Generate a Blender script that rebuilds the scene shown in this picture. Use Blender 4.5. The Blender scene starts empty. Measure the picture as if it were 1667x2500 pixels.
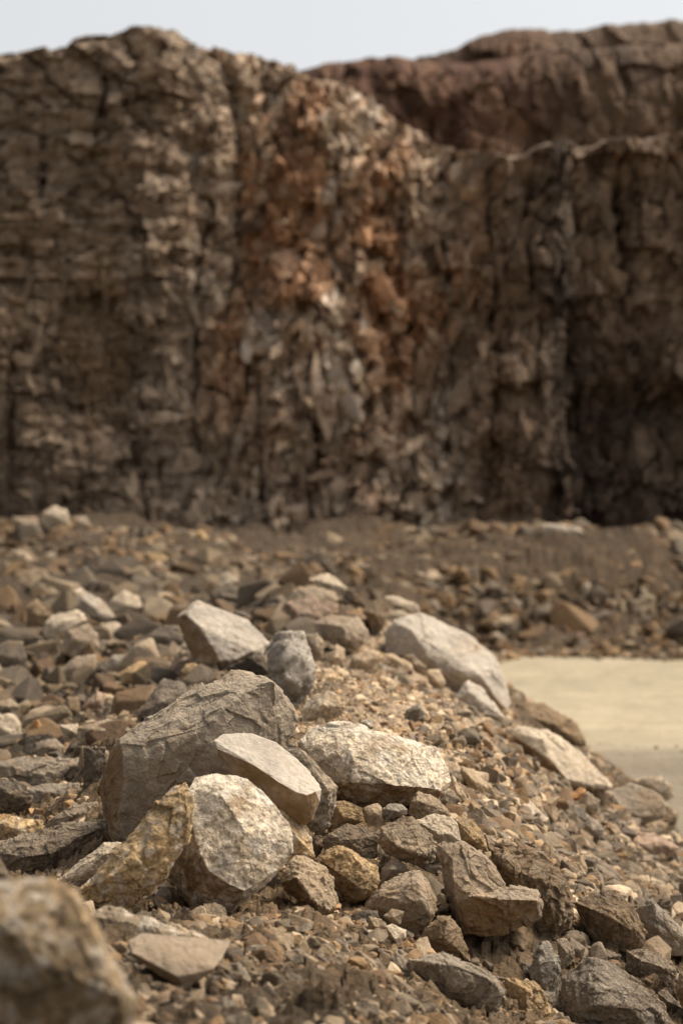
import bpy, bmesh, math, random
import numpy as np
from mathutils import Vector

# ------------------------------------------------------------------ camera, sky, sun, exposure
scene = bpy.context.scene
col = scene.collection
CAM_H = 1.70
LENS, SENSOR = 85.0, 36.0
F = LENS / SENSOR * 2500.0          # focal length in photo pixels (photo 1667 x 2500)
CX, CY = 833.5, 1250.0

cam_d = bpy.data.cameras.new('camera')
cam_d.sensor_fit = 'VERTICAL'
cam_d.sensor_height = SENSOR
cam_d.sensor_width = 24.0
cam_d.lens = LENS
cam_d.clip_start = 0.05
cam_d.clip_end = 2000.0
cam_d.dof.use_dof = True
cam_d.dof.focus_distance = 6.9
cam_d.dof.aperture_fstop = 3.5
cam = bpy.data.objects.new('camera', cam_d)
cam.location = (0.0, 0.0, CAM_H)
cam.rotation_euler = (math.radians(90), 0, 0)
col.objects.link(cam)
scene.camera = cam

SUN_EL, SUN_AZ = 56.0, 72.0         # azimuth clockwise from +Y (the view direction) towards +X
world = bpy.data.worlds.new('World')
scene.world = world
world.use_nodes = True
wn, wl = world.node_tree.nodes, world.node_tree.links
wn.clear()
w_out = wn.new('ShaderNodeOutputWorld')
w_bg = wn.new('ShaderNodeBackground')
w_hs = wn.new('ShaderNodeHueSaturation')
w_sky = wn.new('ShaderNodeTexSky')
w_sky.sky_type = 'NISHITA'
w_sky.sun_disc = False
w_sky.sun_elevation = math.radians(SUN_EL)
w_sky.sun_rotation = math.radians(SUN_AZ)
w_sky.air_density = 1.0
w_sky.dust_density = 3.0
w_sky.ozone_density = 1.0
w_hs.inputs['Saturation'].default_value = 0.12
w_bg.inputs['Strength'].default_value = 0.115
wl.new(w_sky.outputs[0], w_hs.inputs['Color'])
wl.new(w_hs.outputs[0], w_bg.inputs['Color'])
wl.new(w_bg.outputs[0], w_out.inputs['Surface'])

sun_d = bpy.data.lights.new('sun', 'SUN')
sun_d.energy = 3.8
sun_d.angle = math.radians(26)
sun_d.color = (1.0, 0.90, 0.77)
sun = bpy.data.objects.new('sun', sun_d)
_e, _a = math.radians(SUN_EL), math.radians(SUN_AZ)
sdir = Vector((math.sin(_a) * math.cos(_e), math.cos(_a) * math.cos(_e), math.sin(_e)))
sun.rotation_euler = sdir.to_track_quat('Z', 'Y').to_euler()
sun.location = (8, 4, 20)
col.objects.link(sun)

vs = scene.view_settings
vs.view_transform = 'Standard'
vs.look = 'None'
vs.gamma = 1.0
vs.exposure = 0.62
vs.use_curve_mapping = False

# ------------------------------------------------------------------ numeric helpers
random.seed(7)
RNG = np.random.default_rng(11)

def hsh(i, j, k, seed):
    h = (i.astype(np.uint32) * np.uint32(374761393) + j.astype(np.uint32) * np.uint32(668265263)
         + k.astype(np.uint32) * np.uint32(2246822519) + np.uint32((seed * 3266489917) & 0xffffffff))
    h = (h ^ (h >> np.uint32(15))) * np.uint32(2246822519)
    h = (h ^ (h >> np.uint32(13))) * np.uint32(3266489917)
    return h ^ (h >> np.uint32(16))

def h01(i, j, k, seed):
    return hsh(i, j, k, seed).astype(np.float64) / 4294967295.0

def vnoise(P, seed=0):
    P = np.asarray(P, dtype=np.float64)
    I = np.floor(P).astype(np.int64)
    f = P - I
    u = f * f * f * (f * (f * 6 - 15) + 10)
    out = 0
    for dx in (0, 1):
        wx = u[:, 0] if dx else 1 - u[:, 0]
        for dy in (0, 1):
            wy = u[:, 1] if dy else 1 - u[:, 1]
            for dz in (0, 1):
                wz = u[:, 2] if dz else 1 - u[:, 2]
                out = out + wx * wy * wz * h01(I[:, 0] + dx, I[:, 1] + dy, I[:, 2] + dz, seed)
    return out * 2 - 1

def fbm(P, seed=0, octv=4, gain=0.5, lac=2.1):
    a, s, tot = 1.0, 0, 0
    Q = np.array(P, dtype=np.float64)
    for o in range(octv):
        s = s + a * vnoise(Q, seed + o * 17)
        tot += a
        a *= gain
        Q = Q * lac + 5.3
    return s / tot

def facets(P, seed=0, metric='e', full=False):
    """nearest random cell of each point: tilt plane value, F1, F2, cell id"""
    P = np.asarray(P, dtype=np.float64)
    I = np.floor(P).astype(np.int64)
    n = len(P)
    best = np.full(n, 1e9)
    sec = np.full(n, 1e9)
    cid = np.zeros((n, 3), dtype=np.int64)
    cft = np.zeros((n, 3))
    for dx in (-1, 0, 1):
        for dy in (-1, 0, 1):
            for dz in (-1, 0, 1):
                J = I + np.array((dx, dy, dz))
                ft = np.stack([h01(J[:, 0], J[:, 1], J[:, 2], seed + q) for q in (1, 2, 3)], 1) * 0.9 + 0.05 + J
                d = P - ft
                r = np.sqrt((d * d).sum(1)) if metric == 'e' else np.abs(d).max(1)
                m = r < best
                sec = np.where(m, best, np.minimum(sec, r))
                best = np.where(m, r, best)
                cid[m] = J[m]
                cft[m] = ft[m]
    g = np.stack([h01(cid[:, 0], cid[:, 1], cid[:, 2], seed + q) for q in (11, 12, 13)], 1) * 2 - 1
    off = h01(cid[:, 0], cid[:, 1], cid[:, 2], seed + 14) * 2 - 1
    tilt = ((P - cft) * g).sum(1)
    if full:
        return tilt, off, best, sec, h01(cid[:, 0], cid[:, 1], cid[:, 2], seed + 15), h01(cid[:, 0], cid[:, 1], cid[:, 2], seed + 16)
    return tilt, off

def cells2(P, seed=0, metric='c'):
    """2-D cell pattern: tilt, offset, F2-F1, two random numbers"""
    I = np.floor(P).astype(np.int64)
    n = len(P)
    best = np.full(n, 1e9); sec = np.full(n, 1e9)
    cid = np.zeros((n, 2), dtype=np.int64); cft = np.zeros((n, 2))
    zz = np.zeros(n, dtype=np.int64)
    for dx in (-1, 0, 1):
        for dy in (-1, 0, 1):
            J = I + np.array((dx, dy))
            ft = np.stack([h01(J[:, 0], J[:, 1], zz, seed + q) for q in (1, 2)], 1) * 0.86 + 0.07 + J
            d = P - ft
            r = np.sqrt((d * d).sum(1)) if metric == 'e' else np.maximum(np.abs(d[:, 0]), np.abs(d[:, 1])) + 0.15 * np.abs(d).sum(1)
            m = r < best
            sec = np.where(m, best, np.minimum(sec, r))
            best = np.where(m, r, best)
            cid[m] = J[m]; cft[m] = ft[m]
    g = np.stack([h01(cid[:, 0], cid[:, 1], zz, seed + q) for q in (11, 12)], 1) * 2 - 1
    off = h01(cid[:, 0], cid[:, 1], zz, seed + 14) * 2 - 1
    return ((P - cft) * g).sum(1), off, sec - best, h01(cid[:, 0], cid[:, 1], zz, seed + 15), h01(cid[:, 0], cid[:, 1], zz, seed + 16)

def sst(a, b, x):
    t = np.clip((x - a) / (b - a), 0, 1)
    return t * t * (3 - 2 * t)

def px(x, y, d):
    """world point seen at photo pixel (x, y) at distance d"""
    return np.array(((x - CX) / F * d, d, CAM_H - (y - CY) / F * d))

def mesh_np(name, V, faces, smooth=False, colors=None, mat=None):
    """mesh from arrays; faces (n,3) or (n,4)"""
    me = bpy.data.meshes.new(name)
    V = np.ascontiguousarray(V, dtype=np.float32)
    faces = np.ascontiguousarray(faces, dtype=np.int32)
    k = faces.shape[1]
    me.vertices.add(len(V))
    me.vertices.foreach_set('co', V.ravel())
    me.loops.add(faces.size)
    me.loops.foreach_set('vertex_index', faces.ravel())
    me.polygons.add(len(faces))
    me.polygons.foreach_set('loop_start', np.arange(0, faces.size, k, dtype=np.int32))
    me.polygons.foreach_set('loop_total', np.full(len(faces), k, dtype=np.int32))
    me.polygons.foreach_set('use_smooth', np.full(len(faces), bool(smooth)))
    me.update(calc_edges=True)
    if colors is not None:
        at = me.color_attributes.new('tint', 'FLOAT_COLOR', 'POINT')
        c4 = np.ones((len(V), 4), dtype=np.float32)
        c4[:, :3] = np.clip(colors, 0.004, 1.0)
        at.data.foreach_set('color', c4.ravel())
    if mat is not None:
        me.materials.append(mat)
    return me

def link(name, me, label=None, cat=None, group=None, kind=None, loc=None):
    o = bpy.data.objects.new(name, me)
    col.objects.link(o)
    if loc is not None:
        o.location = loc
    if label: o['label'] = label
    if cat: o['category'] = cat
    if group: o['group'] = group
    if kind: o['kind'] = kind
    return o

# ------------------------------------------------------------------ materials
def rock_material(name, s=1.0, source='object', mottle=0.35, stain=0.25, stain_col=(0.26, 0.145, 0.05),
                  speck=0.3, edge=0.35, bump=0.5, bdist=0.006, rough=0.85, pale=0.0, pale_col=(0.55, 0.49, 0.41), fine=150.0, joint_col=(0.19, 0.115, 0.052), warm=(1.01, 0.945, 0.86), pits=0.0):
    m = bpy.data.materials.new(name)
    m.use_nodes = True
    nt = m.node_tree
    n, l = nt.nodes, nt.links
    n.clear()
    out = n.new('ShaderNodeOutputMaterial')
    bs = n.new('ShaderNodeBsdfPrincipled')
    l.new(bs.outputs[0], out.inputs['Surface'])
    tc = n.new('ShaderNodeTexCoord')
    co = tc.outputs['Object']
    if source == 'object':
        oi = n.new('ShaderNodeObjectInfo')
        base = oi.outputs['Color']
        # shift the pattern from rock to rock
        va = n.new('ShaderNodeVectorMath'); va.operation = 'ADD'
        mul = n.new('ShaderNodeMath'); mul.operation = 'MULTIPLY'; mul.inputs[1].default_value = 37.0
        l.new(oi.outputs['Random'], mul.inputs[0])
        l.new(co, va.inputs[0]); l.new(mul.outputs[0], va.inputs[1])
        co = va.outputs[0]
    else:
        at = n.new('ShaderNodeAttribute'); at.attribute_name = 'tint'
        base = at.outputs['Color']
    def noise(scale, detail, rgh=0.55, dist=0.0):
        t = n.new('ShaderNodeTexNoise')
        t.inputs['Scale'].default_value = scale * s
        t.inputs['Detail'].default_value = detail
        t.inputs['Roughness'].default_value = rgh
        t.inputs['Distortion'].default_value = dist
        l.new(co, t.inputs['Vector'])
        return t.outputs['Fac']
    def ramp(f, a, b, lo, hi):
        r = n.new('ShaderNodeMapRange')
        r.inputs[1].default_value = a; r.inputs[2].default_value = b
        r.inputs[3].default_value = lo; r.inputs[4].default_value = hi
        l.new(f, r.inputs[0])
        return r.outputs[0]
    def mix(fac, A, B, mode='MIX'):
        x = n.new('ShaderNodeMix'); x.data_type = 'RGBA'; x.blend_type = mode
        x.clamp_factor = True
        if isinstance(fac, float): x.inputs[0].default_value = fac
        else: l.new(fac, x.inputs[0])
        for sock, v in ((x.inputs[6], A), (x.inputs[7], B)):
            if isinstance(v, tuple): sock.default_value = (*v, 1)
            else: l.new(v, sock)
        return x.outputs[2]
    def scale_col(c, f):
        x = n.new('ShaderNodeVectorMath'); x.operation = 'SCALE'
        l.new(c, x.inputs[0]); l.new(f, x.inputs['Scale'])
        return x.outputs[0]
    wm = n.new('ShaderNodeVectorMath'); wm.operation = 'MULTIPLY'; wm.inputs[1].default_value = warm
    l.new(base, wm.inputs[0]); base = wm.outputs[0]
    if source == 'object':
        sa = n.new('ShaderNodeAttribute'); sa.attribute_name = 'joint_stain_shade'
        sm = n.new('ShaderNodeMath'); sm.operation = 'MULTIPLY'
        l.new(sa.outputs['Fac'], sm.inputs[0]); l.new(ramp(noise(14, 5, 0.6), 0.3, 0.6, 0.55, 1.0), sm.inputs[1])
        base = mix(sm.outputs[0], base, joint_col)  # ochre joint stain that also deepens the shaded sides
    c = scale_col(base, ramp(noise(8, 6, 0.6, 0.4), 0.3, 0.7, 1 - mottle, 1 + mottle))
    c = scale_col(c, ramp(noise(60, 5, 0.65), 0.3, 0.7, 1 - speck, 1 + speck))
    if stain > 0:
        c = mix(ramp(noise(5.5, 7, 0.62, 0.6), 0.5, 0.72, 0.0, stain * 2.0), c, stain_col)
    if pale > 0:
        c = mix(ramp(noise(22, 7, 0.68, 0.3), 0.48, 0.64, 0.0, pale), c, pale_col)
    if pits > 0:
        c = mix(ramp(noise(48, 4, 0.6), 0.56, 0.66, 0.0, pits), c, (0.11, 0.08, 0.05))
    if edge > 0:
        geo = n.new('ShaderNodeNewGeometry')
        c = scale_col(c, ramp(geo.outputs['Pointiness'], 0.505, 0.59, 1.0, 1.0 + edge))
    l.new(c, bs.inputs['Base Color'])
    bs.inputs['Roughness'].default_value = rough
    bs.inputs['Specular IOR Level'].default_value = 0.25
    b1 = n.new('ShaderNodeBump'); b1.inputs['Strength'].default_value = bump; b1.inputs['Distance'].default_value = bdist / s
    l.new(noise(fine, 6, 0.7), b1.inputs['Height'])
    b2 = n.new('ShaderNodeBump'); b2.inputs['Strength'].default_value = bump; b2.inputs['Distance'].default_value = bdist * 3 / s
    l.new(noise(fine * 0.27, 5, 0.6, 0.5), b2.inputs['Height'])
    l.new(b1.outputs[0], b2.inputs['Normal'])
    l.new(b2.outputs[0], bs.inputs['Normal'])
    return m

MAT = {
    'fine':   rock_material('limestone', mottle=0.24, stain=0.22, speck=0.2, bump=0.9, edge=0.6, pale=0.22, pale_col=(0.36, 0.28, 0.19)),
    'smooth': rock_material('clean_limestone', mottle=0.17, stain=0.16, speck=0.16, bump=0.6, bdist=0.003, stain_col=(0.30, 0.21, 0.12)),
    'shiny':  rock_material('hard_grey_limestone', mottle=0.22, stain=0.05, speck=0.2, bump=0.4, rough=0.42),
    'coarse': rock_material('weathered_limestone', mottle=0.50, stain=0.42, stain_col=(0.25, 0.14, 0.05), speck=0.60, warm=(1.03, 0.98, 0.90), pits=0.55, bump=1.0, bdist=0.006, pale=0.70, pale_col=(0.66, 0.59, 0.49), fine=130.0),
    'earth':  rock_material('earth_crusted_stone', pits=0.45, mottle=0.30, stain=0.30, stain_col=(0.15, 0.09, 0.045), speck=0.45, bump=1.0, bdist=0.010, pale=0.30, pale_col=(0.36, 0.30, 0.23), fine=130.0),
    'small':  rock_material('broken_stone', s=0.13, mottle=0.25, stain=0.22, speck=0.22, bump=0.6, edge=0.3),
    'stuff':  rock_material('loose_stone', source='attr', mottle=0.2, stain=0.05, speck=0.25, edge=0.0, bump=0.6, bdist=0.004, warm=(0.93, 0.86, 0.775)),
    'soil':   rock_material('soil', source='attr', mottle=0.3, stain=0.12, stain_col=(0.13, 0.08, 0.04), speck=0.45, edge=0.0, bump=1.0, bdist=0.012, rough=0.95, pale=0.12, pale_col=(0.33, 0.26, 0.18), fine=120.0, warm=(0.9, 0.85, 0.78)),
    'cliff':  rock_material('quarry_face', source='attr', s=0.18, mottle=0.22, stain=0.10, stain_col=(0.26, 0.14, 0.06), speck=0.28, edge=0.0, bump=0.8, bdist=0.006, rough=0.9, warm=(0.96, 0.865, 0.80)),
}

# ------------------------------------------------------------------ terrain: mound, left rubble field and the bank under the cliff
# surface samples (photo x, photo y, distance)
CTRL_PX = [
    (600, 2500, 4.6), (300, 2560, 3.9), (0, 2560, 3.9), (900, 2480, 5.0), (800, 2250, 5.9), (350, 2300, 5.2), (650, 2330, 5.4),
    (1150, 1800, 9.5), (1100, 1730, 10.3), (900, 1650, 11.3), (1000, 1720, 10.3), (980, 1850, 8.6), (1250, 1900, 9.6), (1200, 2000, 8.4),
    (1550, 2090, 10.2), (1450, 2130, 9.0), (1600, 2180, 9.0), (1350, 2080, 8.4), (1640, 2280, 7.8),
    (1000, 1630, 12.6), (1060, 1698, 12.4), (950, 1606, 13.2), (1110, 1712, 12.2), (1320, 1895, 11.1), (1390, 1938, 11.0), (1280, 1850, 11.4), (1250, 1810, 11.8),
    (850, 1500, 14.5), (780, 1430, 16.3),
    (0, 1700, 12.0), (300, 1600, 14.0), (100, 1480, 19.0), (450, 1430, 22.0), (0, 1440, 22.0), (300, 1400, 25.0), (650, 1395, 25.5),
    (0, 1380, 27.0), (0, 1275, 31.0), (130, 1295, 30.5), (300, 1305, 31.0), (500, 1320, 31.5), (700, 1335, 32.0), (900, 1345, 32.2), (1100, 1330, 32.4),
    (1300, 1318, 32.3), (1500, 1310, 32.2), (1660, 1310, 32.2), (900, 1420, 29.5), (1000, 1480, 28.6), (1130, 1450, 29.6), (1400, 1450, 30.2), (1600, 1450, 30.2),
    (750, 1390, 29.5),
    (1120, 1595, 28.8), (1200, 1602, 28.5), (1350, 1607, 28.2), (1500, 1602, 28.5), (1667, 1602, 28.5),
]
CTRL = [tuple(px(*c)) for c in CTRL_PX]
# right foot of the mound on the quarry floor, then diving under it
for Y, X in ((2.5, 1.1), (4, 1.15), (6, 1.2), (8, 1.35), (11, 1.72), (13, 1.80), (15, 1.78), (17.3, 1.72), (19.3, 1.35), (20.5, 0.9), (21.5, 0.45)):
    CTRL += [(X, Y, 0.0), (X + 0.45, Y + 0.15, -0.28), (X + 2.2, Y + 0.6, -0.6)]
CTRL += [(0.7, 23, -0.35), (1.5, 24, -0.4), (3.0, 25.5, -0.4), (5, 25, -0.4), (7, 23, -0.5), (8, 15, -0.6), (0.2, 24, 0.3), (0.35, 27, 0.15), (-0.4, 24, 0.85), (-0.5, 20, 0.95), (-0.3, 17.5, 1.05), (0.35, 17.5, 0.95), (0.6, 19, 0.6)]
CTRL += [(1.2, 28.4, -0.1), (2.2, 28.2, -0.1), (3.4, 28.2, -0.1), (4.6, 28.2, -0.1), (7, 28.2, -0.1)]
# outside the frame, left and near the camera
for Y in (2.5, 5, 8, 12, 16, 20, 24, 28):
    CTRL += [(-0.165 * Y - 1.3, Y, 0.85 + 0.004 * Y), (-0.165 * Y - 4.5, Y, 0.95)]
CTRL += [(0.0, 2.5, 0.80), (-0.7, 2.6, 0.85), (0.5, 3.0, 0.70), (0.0, 1.5, 0.8), (-1.5, 1.5, 0.85)]
for X in (-12, -8, -4, 0, 4, 8, 12):
    CTRL += [(X, 34, 1.30), (X, 36.5, 1.25), (X, 39, 1.25)]
CTRL += [(-12, 31.5, 1.6), (8, 32.3, 1.42), (12, 32.3, 1.42), (8, 30, 0.65), (12, 28.3, 0)]

def stone_px(pts):
    xs = [p[0] for p in pts]; ys = [p[1] for p in pts]
    yb = max(ys)
    low = [p[0] for p in pts if p[1] > yb - 0.25 * (yb - min(ys))]
    return sum(low) / len(low), yb

class Surf:
    def __init__(self, pts, lam=0.02):
        pts = np.array(pts)
        self.c = pts[:, :2].copy()
        self.sc = np.array((1.0, 0.45))           # depth counts less than width
        c = self.c * self.sc
        d = np.sqrt(((c[:, None] - c[None]) ** 2).sum(2))
        n = len(c)
        A = np.zeros((n + 1, n + 1))
        A[:n, :n] = -d + np.eye(n) * lam
        A[:n, n] = 1; A[n, :n] = 1
        self.w = np.linalg.solve(A, np.append(pts[:, 2], 0))
    def __call__(self, X, Y):
        q = np.stack([np.ravel(X), np.ravel(Y)], 1) * self.sc
        out = np.zeros(len(q))
        c = self.c * self.sc
        for a in range(0, len(q), 20000):
            d = np.sqrt(((q[a:a + 20000, None] - c[None]) ** 2).sum(2))
            out[a:a + 20000] = -d @ self.w[:-1] + self.w[-1]
        return out.reshape(np.shape(X))

# ------------------------------------------------------------------ the boulders and stones one can tell apart
TINT = {
    'midgrey': (0.31, 0.265, 0.21), 'rust': (0.225, 0.165, 0.10),
    'bright': (0.58, 0.50, 0.395),
    'grey': (0.235, 0.20, 0.158), 'pale': (0.45, 0.385, 0.30), 'cream': (0.39, 0.355, 0.31), 'ochre': (0.42, 0.30, 0.165),
    'brown': (0.20, 0.145, 0.09), 'dark': (0.12, 0.10, 0.08), 'tan': (0.36, 0.285, 0.20), 'cold': (0.235, 0.212, 0.18),
    'white': (0.44, 0.395, 0.335), 'orange': (0.40, 0.22, 0.10), 'taupe': (0.27, 0.22, 0.165), 'rose': (0.34, 0.25, 0.19),
}
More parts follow.
